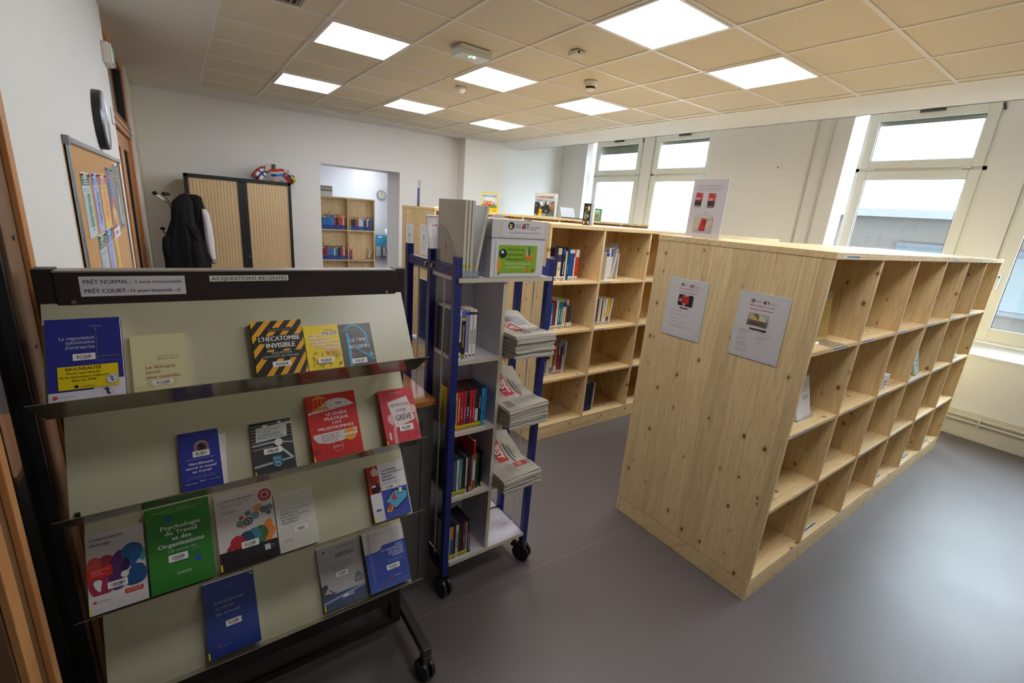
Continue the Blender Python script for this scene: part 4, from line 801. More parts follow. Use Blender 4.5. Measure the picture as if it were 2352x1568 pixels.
for x in (-1.21, -.285):
    lg = MB().box(x - .018, -2.30, .125, x + .018, -1.90, .165).box(x - .018, -2.30, .095, x + .018, -2.262, .125).build('leg', M('dark_grey_leg', '#3a3530', .4), RK, bevel=.003)
    caster(lg, x, -2.278, .045, 12); caster(lg, x, -1.925, .045, -20)

# books on the display rack ----------------------------------------------------------
def rbook(i, x0, x1, h, t, cover, label, prims, spine=None, rot=0, edge='#e8e4da', s0=.0015, tag_y=True, open_=0):
    hid = .0185 / h
    def vm(v): return v if v <= 0 else hid + (1 - hid) * v
    q_ = []
    for p in prims:
        p = list(p); k_ = p[0]
        if k_ == 'r': p[2], p[4] = vm(p[2]), vm(p[4])
        elif k_ in ('p', 's'): p[1] = [(a, vm(b)) for a, b in p[1]]
        elif k_ in ('c', 'gear', 'ring', 'bar'): p[2] = vm(p[2])
        elif k_ == 't': p[3] = vm(p[3])
        elif k_ == 'lines': p[2] = vm(p[2])
        q_.append(tuple(p))
    prims = q_
    w = x1 - x0; B_ = foldpt(i) + NN * .0006 + NU * (s0 - .006)
    X = Matrix(((1, 0, 0, x0), (0, NU.y, NN.y, B_.y), (0, NU.z, NN.z, B_.z), (0, 0, 0, 1)))      # local: x across, y up the plate, z outward
    if rot: X = X @ Matrix.Rotation(math.radians(rot), 4, 'Z')
    o = thing('book', label, 'book', (x0 + w / 2, B_.y, B_.z), 'new books on the display rack'); c = .0007
    MB(X).box(0, 0, 0, w, h, c, P(cover, .3)).box(0, 0, 0, c, h, t, P(spine or cover, .3)).box(0, 0, t - c, w, h, t, P(cover, .3)).build('cover', None, o)
    MB(X).box(c, .0005, c, w - .0012, h - .0005, t - c).build('pages', P(edge, .8), o)
    if open_: MB(X @ Matrix.Rotation(math.radians(-3), 4, 'Z')).box(w * .4, .001, .002, w + open_, h - .012, .004).build('flyleaf', P('#dcd6d4', .7), o)
    R3 = X.to_3x3(); pr = [('r', 0, 0, 1, 1, cover)] + prims + ([('r', .0, .012, .028, .10, '#e8d81c')] if tag_y else [])
    printed('cover_print', o, X @ Vector((0, 0, t)), R3 @ Vector((1, 0, 0)), R3 @ Vector((0, 1, 0)), w, h, pr, gap=.0002, lift=.00009, matte=.33)
    return o
T_ = 't'
rbook(0, -1.215, -1.081, .216, .028, '#262f86', 'large blue thesis book with a yellow NOUVEAUTÉ banner, top shelf far left', [
    ('r', 0, 0, 1, .22, '#d9d9e4'), ('r', 0, .105, .58, .22, '#262f86'), ('t', 'THÈSES', .57, .885, .022, '#8890c8', 'l', .18), ('r', .658, .42, .662, .865, '#8a9a60'), ('c', .66, .865, .009, '#b8c060'), ('c', .66, .50, .009, '#b8c060'),
    ('r', 0, .722, .66, .7235, '#6a74b0'), ('r', 0, .668, .66, .6695, '#6a74b0'), ('r', 0, .608, .66, .6095, '#6a74b0'),
    ('t', 'La négociation', .635, .735, .038, '#d4d8ec', 'r', .46, .012), ('t', 'substitutive', .635, .680, .038, '#d4d8ec', 'r', .38, .012), ('t', "d'entreprise", .635, .620, .038, '#d4d8ec', 'r', .39, .012),
    ('bar', .485, .515, .30, .075), ('t', 'CHRISTOPHE MARIANO', .69, .50, .013, '#98a060', 'l', .27), ('t', 'Préface', .69, .46, .010, '#8890c8', 'l', .08), ('t', 'Paul-Henri Antonmattei', .69, .44, .010, '#8890c8', 'l', .25),
    ('r', .13, .125, .93, .405, '#e0c812'), ('t', 'NOUVEAUTÉ', .235, .352, .036, '#22200c', 'l', .47, .04), ('t', 'Étude approfondie', .25, .307, .026, '#22200c', 'l', .44, .03), ('t', 'de la négociation collective', .15, .262, .026, '#22200c', 'l', .65, .03), ('t', 'dans les PME', .30, .218, .026, '#22200c', 'l', .33, .03),
    ('c', .36, .155, .03, '#2a2810'), ('t', 'LexisNexis', .41, .142, .024, '#5a5010', 'l', .19), ('c', .84, .212, .085, '#c8ccd8', 1), ('ring', .84, .212, .082, .088, '#8a8a90'), ('p', [(.80, .24), (.83, .23), (.82, .20), (.85, .18), (.86, .19), (.84, .21), (.85, .235), (.82, .25)], '#3a3a58'),
    ('ring', .77, .05, .075, .08, '#c88a98'), ('p', [(.72, .10), (.76, .08), (.75, .05), (.79, .02), (.81, .03), (.78, .06), (.79, .09), (.75, .115)], '#26305c'), ('c', .09, .045, .03, '#d03a30'), ('t', 'LexisNexis', .14, .035, .022, '#9a9aa4', 'l', .2)], tag_y=False)
rbook(0, -1.066, -.953, .168, .013, '#d5cf9f', 'pale yellow book titled in red serif, second from the left on the top shelf', [
    ('r', .03, 0, .034, 1, '#b8b284'), ('r', 0, .485, 1, .487, '#b0a878'), ('t', 'Baptiste Giraud', .46, .59, .026, '#8a8058', 'l', .40), ('t', 'Jérôme Pélisse', .46, .545, .026, '#8a8058', 'l', .37), ('t', 'Le dialogue', .23, .40, .050, '#963c30', 'l', .54), ('t', 'social', .23, .315, .050, '#963c30', 'l', .25), ('t', 'sous contrôle', .23, .225, .050, '#963c30', 'l', .60),
    ('r', .26, .10, .78, .20, '#cdc796'), ('bar', .52, .145, .38, .075), ('r', 0, .02, .2, .12, '#cfc992')])
st = []
for k in range(-6, 12):
    a = k * .165; pts = []
    st.append((a, a + .082))
def stripe_prims():
    out = []
    for a, b in st:                                            # line: y = x*slope + c, clipped to the cover
        def clip(poly, f):
            res = []
            for i in range(len(poly)):
                p, q = poly[i], poly[(i + 1) % len(poly)]; fp, fq = f(p), f(q)
                if fp >= 0: res.append(p)
                if (fp >= 0) != (fq >= 0): t = fp / (fp - fq); res.append((p[0] + t * (q[0] - p[0]), p[1] + t * (q[1] - p[1])))
            return res
        poly = [(0, 0), (1, 0), (1, 1), (0, 1)]; k_ = .62
        poly = clip(poly, lambda p: (p[1] * k_ + (1 - p[0]) * .62) * 1.0 - a) ; 
        if len(poly) > 2: poly = clip(poly, lambda p: b - (p[1] * k_ + (1 - p[0]) * .62))
        if len(poly) > 2: out.append(('p', poly, '#e6a81e'))
    return out
rbook(0, -.799, -.665, .182, .024, '#26241f', 'black book with yellow hazard stripes on the top shelf', stripe_prims() + [
    ('p', [(.29, .80), (.77, .80), (.77, .865), (.29, .865)], '#26241f'), ('t', 'Matthieu Lépine', .32, .815, .032, '#9a9288', 'l', .42), ('p', [(.08, .585), (.96, .585), (.96, .725), (.08, .725)], '#26241f'), ('p', [(.22, .47), (.83, .47), (.83, .60), (.22, .60)], '#26241f'),
    ('t', "L'HÉCATOMBE", .12, .625, .075, '#e0ddd8', 'l', .80, .05), ('t', 'INVISIBLE', .25, .50, .080, '#e0ddd8', 'l', .56, .05), ('r', .16, .30, .92, .43, '#26241f'), ('t', 'ENQUÊTE SUR', .33, .385, .034, '#c8c4bc', 'l', .40), ('t', 'LES MORTS AU TRAVAIL', .18, .325, .034, '#c8c4bc', 'l', .68), ('bar', .50, .20, .36, .085)], tag_y=False)
fig = []
rf_ = random.Random(3)
for _ in range(34):
    u = rf_.uniform(.05, .93); v = rf_.uniform(.04, .34); s = .018
    if .22 < u < .78 and .13 < v < .28: continue
    cc = rf_.choice(['#1e1a10', '#1e1a10', '#c8324a']); fig += [('p', [(u, v), (u + s, v + .035), (u + 2 * s, v), (u + 1.3 * s, v + .06), (u + .7 * s, v + .06)], cc), ('c', u + s, v + .07, .011, cc)]
rbook(0, -.661, -.560, .160, .018, '#eccf12', 'yellow book with tiny running figures between the striped and the dark grey book', [
    ('t', 'MARIE', .58, .865, .035, '#6a5a50', 'l', .26), ('r', .50, .76, .97, .85, '#e8dcc0'), ('t', 'PEZÉ', .53, .775, .06, '#2c2434', 'l', .42, .01)] +
    [q for a, (tx, x, v, ww) in enumerate([('Ils ne', .14, .74, .34), ('mouraient', .14, .665, .56), ('pas tous', .14, .59, .46), ('mais', .70, .595, .25), ('tous étaient', .24, .515, .70), ('frappés', .52, .44, .42)]) for q in (('r', x - .02, v - .015, x + ww + .02, v + .052, '#eddc9a'), ('t', tx, x, v, .036, '#c8405a', 'l', ww, .02))] +
    [('t', 'Souffrance', .56, .375, .026, '#c8405a', 'l', .38), ('t', 'et Travail', .60, .335, .026, '#c8405a', 'l', .34), ('r', .60, .30, .96, .31, '#b8a870')] + fig + [('bar', .50, .205, .46, .10)])
sw = []
arc = [(.20, .88), (.30, .95), (.45, .98), (.62, .93), (.76, .80), (.83, .66), (.83, .56), (.76, .50), (.60, .46), (.47, .44), (.46, .40), (.60, .34), (.78, .22), (.95, .12)]
for i in range(len(arc) - 1):
    (a, b), (c_, d_) = arc[i], arc[i + 1]; dx, dy = c_ - a, (d_ - b) * 1.52; L = math.hypot(dx, dy); nx, ny = -dy / L * .028, dx / L * .028 / 1.52; sw.append(('p', [(a + nx, b + ny), (a - nx, b - ny), (c_ - nx, d_ - ny), (c_ + nx, d_ + ny)], '#3d9cc4'))
rbook(0, -.558, -.456, .159, .013, '#4b4843', 'dark grey book with a blue brush stroke, rightmost on the top shelf', sw + [('p', [(.19, .80), (.27, .78), (.29, .45), (.27, .02), (.17, .02), (.19, .45)], '#3d9cc4'), ('c', .88, .25, .07, '#3d9cc4'),
    ('t', 'Delphine Serre', .09, .835, .028, '#c8c4bc', 'l', .45), ('t', 'ULTIME', .29, .57, .075, '#dcdad4', 'l', .50, .03), ('t', 'RECOURS', .25, .415, .075, '#dcdad4', 'l', .62, .03), ('t', 'Accidents du travail et', .18, .30, .022, '#a8a49c', 'l', .56), ('t', 'maladies professionnelles', .18, .265, .022, '#a8a49c', 'l', .62), ('t', 'en procès', .18, .23, .022, '#a8a49c', 'l', .25), ('bar', .48, .125, .46, .10)], tag_y=False)
rbook(1, -.997, -.902, .166, .011, '#2b3492', 'blue pocket book with open cover and a round photo, left on the second shelf', [
    ('t', 'AFNOR', .10, .87, .07, '#3e48a4', 'l', .85), ('t', 'POCHE', .08, .73, .09, '#3a449c', 'l', .88), ('t', 'O', .06, .56, .11, '#3a449c', 'l', .2), ('t', 'E', .72, .56, .11, '#3a449c', 'l', .14), ('c', .55, .70, .19, '#8a8284', 1), ('c', .55, .685, .13, '#3c3030'), ('c', .45, .69, .04, '#c03048'), ('c', .66, .74, .04, '#c03048'), ('p', [(.48, .62), (.48, .74), (.56, .78), (.62, .70), (.60, .62)], '#2a2420'),
    ('bar', .53, .575, .42, .10), ('t', 'Isabelle Horvecker et Marie Tagnon', .14, .475, .018, '#b8bce0', 'l', .72), ('t', 'Harcèlement', .21, .375, .045, '#dfe2f2', 'l', .60, .04), ('t', 'moral et sexuel', .13, .30, .045, '#dfe2f2', 'l', .74, .04), ('t', 'au travail', .27, .225, .045, '#dfe2f2', 'l', .46, .04),
    ('t', 'Une approche psycho-juridique', .18, .155, .018, '#a8aed8', 'l', .62), ('t', 'pour comprendre, réagir et prévenir', .14, .12, .018, '#a8aed8', 'l', .70), ('t', 'afnor', .42, .045, .032, '#e0e2f0', 'l', .18, .01), ('r', .08, .03, .38, .045, '#8ab04a'), ('r', .64, .05, .92, .065, '#5aa08a')], tag_y=False, open_=.010)
rbook(1, -.822, -.710, .160, .009, '#3b3d3f', 'grey pocket book with maze photograph and blue badge on the second shelf', [
    ('r', 0, .60, 1, 1, '#2c2c2e')] + [('p', [(0, .92 - i * .065), (1, .97 - i * .065), (1, .955 - i * .065), (0, .905 - i * .065)], '#8c8e90') for i in range(6)] + [('r', .3, .88, .42, .93, '#dcdcd8'), ('r', .68, .93, .76, .97, '#dcdcd8'), ('r', .9, .88, 1, .93, '#dcdcd8'), ('p', [(.1, .58), (.14, .88), (.90, .93), (.86, .62)], '#c3c6bc'),
    ('t', 'Marie-France Hirigoyen', .17, .82, .026, '#4a4c4c', 'l', .56), ('t', 'Loïc Lerouge', .17, .775, .026, '#4a4c4c', 'l', .32), ('t', 'LE HARCÈLEMENT', .17, .70, .038, '#1f6a86', 'l', .56, .03), ('t', 'MORAL AU TRAVAIL', .17, .64, .038, '#1f6a86', 'l', .62, .03),
    ('p', [(0, .54), (.5, .56), (.5, .52), (0, .50)], '#a2a6a8'), ('p', [(.5, .56), (1, .48), (1, .46), (.5, .52)], '#b0b4b6'), ('p', [(.5, .54), (.56, .54), (.98, .14), (.92, .12)], '#c0c4c6'), ('p', [(0, .44), (.5, .46), (.5, .44), (0, .42)], '#94989a'), ('p', [(0, .10), (.94, .16), (.94, .12), (0, .05)], '#a8acae'), ('c', .64, .52, .10, '#d8d8d4'),
    ('bar', .48, .36, .44, .105), ('r', .44, .02, .68, .24, '#1f6f8c'), ('t', 'Que', .46, .17, .04, '#e4ecee', 'l', .18, .01), ('t', 'sais-je?', .47, .11, .03, '#e4ecee', 'l', .18), ('ring', .56, .055, .045, .06, '#e4ecee')])
rbook(1, -.661, -.506, .214, .024, '#c42a26', 'large red guide with an orange temple, centre right of the second shelf', [
    ('p', [(.13, .70), (.13, .74), (.45, .90), (.62, .91), (.78, .89), (.92, .80), (.96, .77)], '#d6cfcd'), ('r', .03, .705, .11, .715, '#d6cfcd'), ('p', [(.02, .69), (.40, .73), (.40, .76), (.02, .725)], '#d6cfcd')] +
    [('r', .14 + i * .075, .78, .165 + i * .075, .93, '#e08a1e') for i in range(4)] + [('p', [(.10, .93), (.42, .93), (.26, .99)], '#e08a1e'), ('r', .11, .765, .42, .785, '#e08a1e'), ('r', .09, .74, .44, .758, '#e08a1e'), ('bar', .64, .83, .24, .06),
    ('t', 'LE GUIDE', .36, .635, .045, '#e6d8d4', 'l', .42, .04), ('t', 'PRATIQUE', .31, .555, .045, '#e6d8d4', 'l', .48, .04), ('t', 'DES', .46, .485, .040, '#e6d8d4', 'l', .18), ('t', "PRUD'HOMMES", .16, .405, .045, '#e6d8d4', 'l', .72, .04),
    ('p', [(.05, .355), (.93, .375), (.93, .32), (.85, .25), (.6, .19), (.3, .18), (.12, .22), (.05, .30)], '#cfc6c2'), ('lines', .2, .33, .62, 5, .025, '#7a4a48', .008), ('c', .78, .275, .13, '#e0922a'), ('r', .64, .265, .93, .30, '#d9cfc6'), ('ring', .5, .115, .10, .11, '#d8928a'), ('t', 'ellipses', .41, .10, .035, '#e8c8c4', 'l', .18, .01), ('r', 0, .04, .14, .13, '#a8221e')])
rbook(1, -.428, -.303, .194, .032, '#c23b45', 'thick red book with drawn hands holding a sign, right end of the second shelf', [
    ('t', 'BAPTISTE GIRAUD', .32, .905, .028, '#dca0a0', 'l', .36), ('p', [(.20, .75), (.78, .83), (.86, .60), (.92, .34), (.66, .29), (.32, .22), (.25, .52)], '#d8ccc8'),
    ('t', 'RÉAPPRENDRE', .28, .64, .055, '#3c3438', 'l', .52, .01), ('t', 'À FAIRE', .40, .53, .055, '#3c3438', 'l', .30, .01), ('t', 'GRÈVE', .36, .36, .10, '#34282c', 'l', .46, .02),
    ('s', [(.12, .44), (.20, .52), (.30, .47), (.34, .40), (.26, .34), (.30, .30), (.24, .28), (.14, .36)], '#dca8a6'), ('s', [(.22, .14), (.34, .14), (.34, .26), (.26, .30)], '#d89896'), ('s', [(.84, .60), (.90, .66), (1, .58), (.99, .48), (.90, .46), (.84, .50)], '#dca8a6'), ('s', [(.92, .46), (1, .52), (1, .18), (.95, .26)], '#d89896'), ('r', .22, 0, .32, .14, '#d89896'),
    ('bar', .62, .20, .40, .11), ('r', .10, .01, .16, .16, '#e8c8c4'), ('r', .86, .04, .97, .075, '#3c3438'), ('t', 'puf', .88, .048, .016, '#d8d0d0', 'l', .06)], spine='#9a2630')
hd = [('s', [(0, .12), (0, .62), (.10, .66), (.22, .64), (.34, .68), (.46, .62), (.50, .50), (.42, .40), (.42, .12)], '#a03048'), ('s', [(0, .45), (0, .66), (.2, .68), (.25, .56), (.2, .45)], '#c05048'), ('s', [(.34, .14), (.36, .50), (.44, .64), (.56, .70), (.66, .66), (.68, .50), (.60, .40), (.64, .16)], '#512a66'),
      ('s', [(.56, .62), (.62, .72), (.76, .76), (.92, .72), (.98, .62), (.92, .52), (.82, .46), (.80, .40), (.70, .42), (.64, .50)], '#235a92'), ('s', [(.60, .14), (.66, .34), (.80, .46), (1, .40), (1, .16)], '#1e4f84'), ('s', [(.88, .48), (1, .44), (1, .64), (.95, .60)], '#3a9898'), ('s', [(.54, .44), (.60, .46), (.62, .56), (.70, .56), (.72, .42), (.66, .38), (.60, .38)], '#2a1f44'), ('c', .62, .34, .07, '#d8d4d2'), ('s', [(.08, .34), (.16, .36), (.24, .34), (.22, .26), (.20, .17), (.12, .24)], '#d8d4d2')]
rbook(2, -1.222, -1.100, .203, .024, '#cbc5c4', 'white book with coloured overlapping heads, left end of the third shelf', hd + [
    ('r', 0, .38, .42, .52, '#cc3024'), ('t', 'Pierre-Édouard Talar', .07, .475, .018, '#e8c4bc', 'l', .30), ('t', 'Préface de', .07, .45, .018, '#e8c4bc', 'l', .15), ('t', 'Marc Ferracci', .07, .42, .018, '#e8c4bc', 'l', .20), ('t', "L'indemnisation", .07, .895, .040, '#2c2a30', 'l', .56, .012), ('t', 'chômage', .07, .82, .040, '#2c2a30', 'l', .34, .012),
    ('bar', .49, .235, .34, .085), ('r', 0, 0, 1, .145, '#d8d4d2'), ('r', .60, .06, .92, .125, '#c8342a'), ('t', 'ACTUALITÉ', .635, .08, .028, '#ecd4cc', 'l', .25), ('c', .10, .06, .03, '#c8342a'), ('t', 'LexisNexis', .15, .05, .022, '#8a8686', 'l', .2)], s0=.001)
rbook(2, -1.094, -.944, .230, .028, '#2f7f2c', 'large green psychology handbook on the third shelf', [
    ('ring', .52, .52, .24, .26, '#297a38'), ('r', .30, .24, .76, .62, '#2a7838'), ('c', .33, .83, .065, '#1f5c74'), ('c', .62, .87, .12, '#2c7830'), ('c', .75, .225, .055, '#2254a0'),
    ('t', 'Sous la direction de', .34, .955, .016, '#98c070', 'l', .33), ('t', 'Gérard Valléry, Marc-Éric Bobillier Chaumon,', .10, .925, .018, '#a8cc88', 'l', .80), ('t', 'Éric Brangier et Michel Dubois', .22, .90, .018, '#a8cc88', 'l', .55),
    ('t', 'Psychologie', .21, .685, .050, '#e8ecdf', 'l', .62, .04), ('t', 'du Travail', .27, .61, .050, '#e8ecdf', 'l', .50, .04), ('t', 'et des', .37, .535, .050, '#e8ecdf', 'l', .30, .04), ('t', 'Organisations', .15, .455, .050, '#e8ecdf', 'l', .72, .04), ('t', '120 notions clés', .30, .385, .030, '#cfe0b8', 'l', .44), ('t', '3e édition', .66, .345, .018, '#98c070', 'l', .16), ('bar', .44, .305, .30, .085), ('t', 'DUNOD', .40, .085, .030, '#dfe8d4', 'l', .22, .02)], tag_y=False)
cols5 = ['#a8202a', '#d87a30', '#3a6a78', '#d88a30', '#5a7a4a', '#a8202a', '#24384a', '#3a7a88', '#26323c', '#d08a3a', '#4a6a3a']
gears = [('gear', .87, .845, .13, '#a8202a', 24), ('gear', .72, .68, .075, '#d87a30', 18), ('gear', .82, .635, .065, '#26384a', 16), ('gear', .93, .65, .06, '#3a6a78', 14), ('gear', .90, .575, .045, '#26323c', 14), ('gear', .66, .58, .075, '#3a7a88', 16), ('gear', .54, .635, .05, '#26323c', 12), ('gear', .42, .59, .04, '#a8202a', 12), ('gear', .53, .52, .085, '#24384a', 18), ('gear', .39, .51, .065, '#3f6a48', 14), ('gear', .45, .46, .04, '#d08a3a', 12)]
heads = []
for cx, cy, cc in ((.86, .33, '#dd7f2c'), (.73, .33, '#3e6a3a'), (.61, .32, '#3f8090'), (.48, .30, '#2c4660'), (.32, .27, '#ae2330')):
    heads += [('s', [(cx - .12, .17), (cx - .13, cy), (cx - .10, cy + .06), (cx, cy + .095), (cx + .09, cy + .06), (cx + .115, cy), (cx + .145, cy - .03), (cx + .11, cy - .05), (cx + .115, cy - .09), (cx + .06, cy - .11), (cx + .06, .17)], cc)]
rbook(2, -.931, -.775, .225, .018, '#cfc9c6', 'white and black book with coloured gears and profiles, centre of the third shelf', [('r', 0, 0, 1, .17, '#221f24')] + gears + heads + [('s', [(.78, .40), (.84, .47), (.92, .48), (.96, .42), (.90, .38)], '#dd7f2c'), ('s', [(.20, .25), (.14, .22), (.12, .17), (.22, .17)], '#ae2330'),
    ('t', 'LE TRAVAIL DES FEMMES', .09, .865, .028, '#34302f', 'l', .56, .01), ('t', 'Inégalités, défis et perspectives', .09, .82, .018, '#5a5452', 'l', .50), ('t', 'dans neuf pays du monde', .09, .79, .018, '#5a5452', 'l', .38), ('t', 'Sous la direction de', .09, .735, .014, '#5a5452', 'l', .23), ('t', 'Carmela Maltone', .09, .705, .018, '#34302f', 'l', .26, .03), ('bar', .52, .20, .30, .085), ('r', .76, .04, .86, .12, '#c8c8cc'), ('lines', .88, .10, .97, 2, .03, '#8a8a90', .008)])
rbook(2, -.771, -.654, .181, .012, '#cdcbc0', 'plain off-white book with thin blue italic title, third shelf beside the gear book', [
    ('r', .10, .73, .93, .733, '#a8a79c'), ('r', .10, .31, .93, .313, '#a8a79c'), ('lines', .72, .96, .93, 2, .025, '#9a998e', .008), ('t', 'Marie Mercat-Bruns', .12, .645, .042, '#6a9aa8', 'l', .80), ('t', 'Droit de la', .12, .585, .036, '#24506a', 'l', .42), ('t', 'non-discrimination :', .12, .525, .036, '#24506a', 'l', .78), ('t', "de l'égalité à", .12, .465, .036, '#24506a', 'l', .46), ('t', "l'inclusion", .12, .405, .036, '#24506a', 'l', .40), ('bar', .58, .26, .34, .085), ('lines', .10, .10, .4, 2, .025, '#9a998e', .008)], tag_y=False)
rbook(2, -.470, -.334, .195, .022, '#d4d2d2', 'white and blue book with cartoon workers on a tablet, right end of the third shelf', [
    ('r', 0, .45, .30, 1, '#b03020'), ('p', [(0, .82), (.20, .78), (.24, .60), (.08, .56), (0, .62)], '#8a2a1c'), ('p', [(.05, .55), (.22, .66), (.30, .52), (.22, .45), (.06, .47)], '#1c1410'), ('p', [(.1, .9), (.2, .98), (.3, .9), (.28, .8), (.14, .8)], '#d8b8a8'), ('r', .08, .58, .18, .62, '#e0c8b8'),
    ('r', .38, .932, .58, .940, '#c87a7a'), ('t', 'Les jeunes,', .38, .85, .040, '#2c4a8a', 'l', .42, .02), ('t', 'des travailleurs', .38, .785, .040, '#2c4a8a', 'l', .58, .02), ('t', 'comme', .38, .72, .040, '#2c4a8a', 'l', .28, .02), ('t', 'les autres', .38, .655, .040, '#2c4a8a', 'l', .38, .02), ('lines', .40, .61, .95, 3, .025, '#8a98b8', .008),
    ('r', .30, 0, 1, .47, '#3a49a8'), ('p', [(.34, .24), (.62, .45), (1, .38), (1, .22), (.62, .03)], '#23242e'), ('p', [(.38, .24), (.63, .42), (.97, .36), (.97, .24), (.62, .07)], '#4aa4cc'), ('p', [(.50, .27), (.62, .22), (.72, .26), (.60, .31)], '#c83a34'), ('p', [(.70, .36), (.80, .32), (.88, .36), (.80, .40)], '#3a8a3a'), ('p', [(.56, .28), (.60, .38), (.66, .34), (.64, .28)], '#b82a28'), ('c', .62, .40, .02, '#4a2a1c'), ('p', [(.76, .36), (.78, .46), (.86, .44), (.84, .36)], '#e0e0e0'), ('c', .81, .475, .02, '#2a1a18'),
    ('p', [(.34, .04), (.48, .02), (.56, .12), (.44, .14)], '#e0a81c'), ('p', [(.42, .08), (.44, .18), (.52, .16), (.50, .09)], '#c83a34'), ('c', .47, .20, .02, '#8a2a1c'), ('c', .45, .07, .022, '#4a2a1c'), ('bar', .52, .52, .34, .08), ('r', .10, .10, .22, .14, '#3a62a8')], spine='#8a2c20', s0=-.001 + .002)
rbook(3, -.988, -.845, .222, .018, '#213a86', 'large plain blue book introducing labour law, left of the bottom shelf', [
    ('t', 'Bernard Teyssié', .36, .885, .018, '#7a8ac0', 'l', .20), ('t', 'Introduction', .20, .66, .045, '#98a6d0', 'l', .58), ('t', 'au droit', .20, .575, .045, '#98a6d0', 'l', .36), ('t', 'du travail', .20, .49, .045, '#98a6d0', 'l', .46), ('bar', .52, .34, .30, .08), ('c', .95, .96, .03, '#a8b020'), ('c', .20, .055, .028, '#b83038'), ('t', 'LexisNexis', .25, .045, .02, '#7a8ac0', 'l', .17)])
dome = [('p', [(.76, .22), (.76, .30), (.80, .36), (.84, .40), (.85, .46), (.86, .40), (.92, .36), (.97, .30), (.97, .22)], '#6a6c72'), ('r', .78, .26, .95, .27, '#a8a8a8'), ('r', .80, .29, .93, .30, '#a8a8a8'), ('p', [(0, .22), (0, .34), (.12, .36), (.16, .26), (.26, .18), (.32, .17), (.20, .14), (0, .13)], '#3c3e44'), ('p', [(.04, .2), (.14, .3), (.16, .24), (.24, .17)], '#a0a0a0')]
rbook(3, -.646, -.496, .214, .013, '#a8a4a4', 'grey book with photographed domed buildings on the bottom shelf', [('r', .12, .89, .17, .93, '#4a4a52'), ('lines', .45, .93, .92, 1, .03, '#5a5858', .012), ('lines', .40, .82, .92, 2, .035, '#4a4848', .016), ('lines', .3, .66, .85, 4, .035, '#76726f', .008), ('bar', .50, .46, .27, .075), ('r', 0, 0, 1, .15, '#3c4a6e'), ('p', [(0, .06), (1, .16), (1, .12), (0, .02)], '#8a96b0')] + dome + [('r', .42, .035, .70, .10, '#8a98b8'), ('r', .45, .05, .57, .085, '#e0e4ec')], s0=.0015)
rbook(3, -.487, -.330, .213, .028, '#2f49a0', 'blue and white handbook in the professional law series, right end of the bottom shelf', [
    ('p', [(0, .62), (0, 1), (1, 1), (1, .70), (.44, .70), (.38, .64), (.30, .62)], '#c7c2be'), ('t', '• responsabilités et assurances', .12, .925, .020, '#c05a58', 'l', .60), ('t', 'Christophe Sabé', .62, .875, .016, '#6a88a0', 'l', .26), ('r', .78, .86, 1, .862, '#9ab0b8'), ('t', 'DROIT&PROFESSIONNELS', .17, .07, .050, '#6f7cbc', 'l', .86, .0, 1),
    ('t', 'DROIT', .93, .625, .030, '#d8dcec', 'r', .17, .03), ('t', "DE L'INDEMNISATION", .93, .58, .030, '#d8dcec', 'r', .54, .03), ('t', 'DES VICTIMES', .93, .535, .030, '#d8dcec', 'r', .36, .03), ('t', 'DE DOMMAGES', .93, .49, .030, '#d8dcec', 'r', .38, .03), ('t', 'CORPORELS', .93, .445, .030, '#d8dcec', 'r', .30, .03), ('lines', .52, .40, .95, 2, .03, '#6a78bc', .014), ('bar', .62, .265, .32, .085), ('c', .55, .085, .028, '#d0303a'), ('t', 'LexisNexis', .60, .075, .022, '#c8cce0', 'l', .2)], spine='#171c38', s0=.0015, tag_y=False)

# ================================================================ BLUE TROLLEY
blue = M('dark_blue_steel', '#17226f', .32, spec=.5); lam = M('white_laminate', '#cfccd4', .4); edge_m = M('cream_laminate_edge', '#cbc4ac', .5)
TX0, TX1, TY0, TY1 = -.045, .478, -1.952, -1.430
TR = thing('book_trolley', 'white shelved book trolley with dark blue square posts on black castors', 'trolley', ((TX0 + TX1) / 2, (TY0 + TY1) / 2, 0))
pw = .032
for x in (TX0, TX1 - pw):
    for y, zt in ((TY0, 1.680), (-1.715, 1.690), (TY1 - pw, 1.690)):
        p_ = MB().box(x, y, .115, x + pw, y + pw, zt).build('post', blue, TR, bevel=.002)
        MB().box(x, y, zt, x + pw, y + pw, zt + .002).build('post_cap', M('dark_cap', '#4a4a50', .4), p_)
    y_ = (TY0 + pw, -1.715, -1.715 + pw, TY1 - pw)
    for ya, yc, za, zb in ((y_[0], y_[1], 1.600, 1.642), (y_[2], y_[3], 1.600, 1.642), (y_[0], y_[1], .125, .165), (y_[2], y_[3], .125, .165)): MB().box(x + .003, ya, za, x + pw - .003, yc, zb).build('side_rail', blue, TR, bevel=.002)
    xo = x - .001 if x < 0 else x + pw + .001
    for yo_ in (-1.735, -1.668): MB().tube([(xo + .001, yo_, 1.621), (xo - .004 if x < 0 else xo + .004, yo_, 1.621)], .010, 14).build('bolt', M('brass_bolt', '#9a9058', .3, 1), TR, smooth=True)
    for y in (-1.83, -1.56):
        MB().tube([(x + pw / 2, y, .17), (x + pw / 2, y, 1.60)], .0045, 8).build('guard_rod', M('white_rod', '#d4d0c6', .4), TR)
    for y, br_ in ((TY0 + .016, x > 0), (TY1 - .016, False)):
        caster(TR, x + pw / 2, y, .050, 8 if x < 0 else 28, 0, br_)
XI0, XI1 = TX0 + pw, TX1 - pw; XD = .205
def lam_shelf(xa, xb, z, ya, yb_, name='shelf'):
    s_ = MB().box(xa, ya + .002, z - .019, xb, yb_, z).build(name, lam, TR)
    MB().box(xa, ya, z - .019, xb, ya + .002, z).build('edge_band', edge_m, s_)
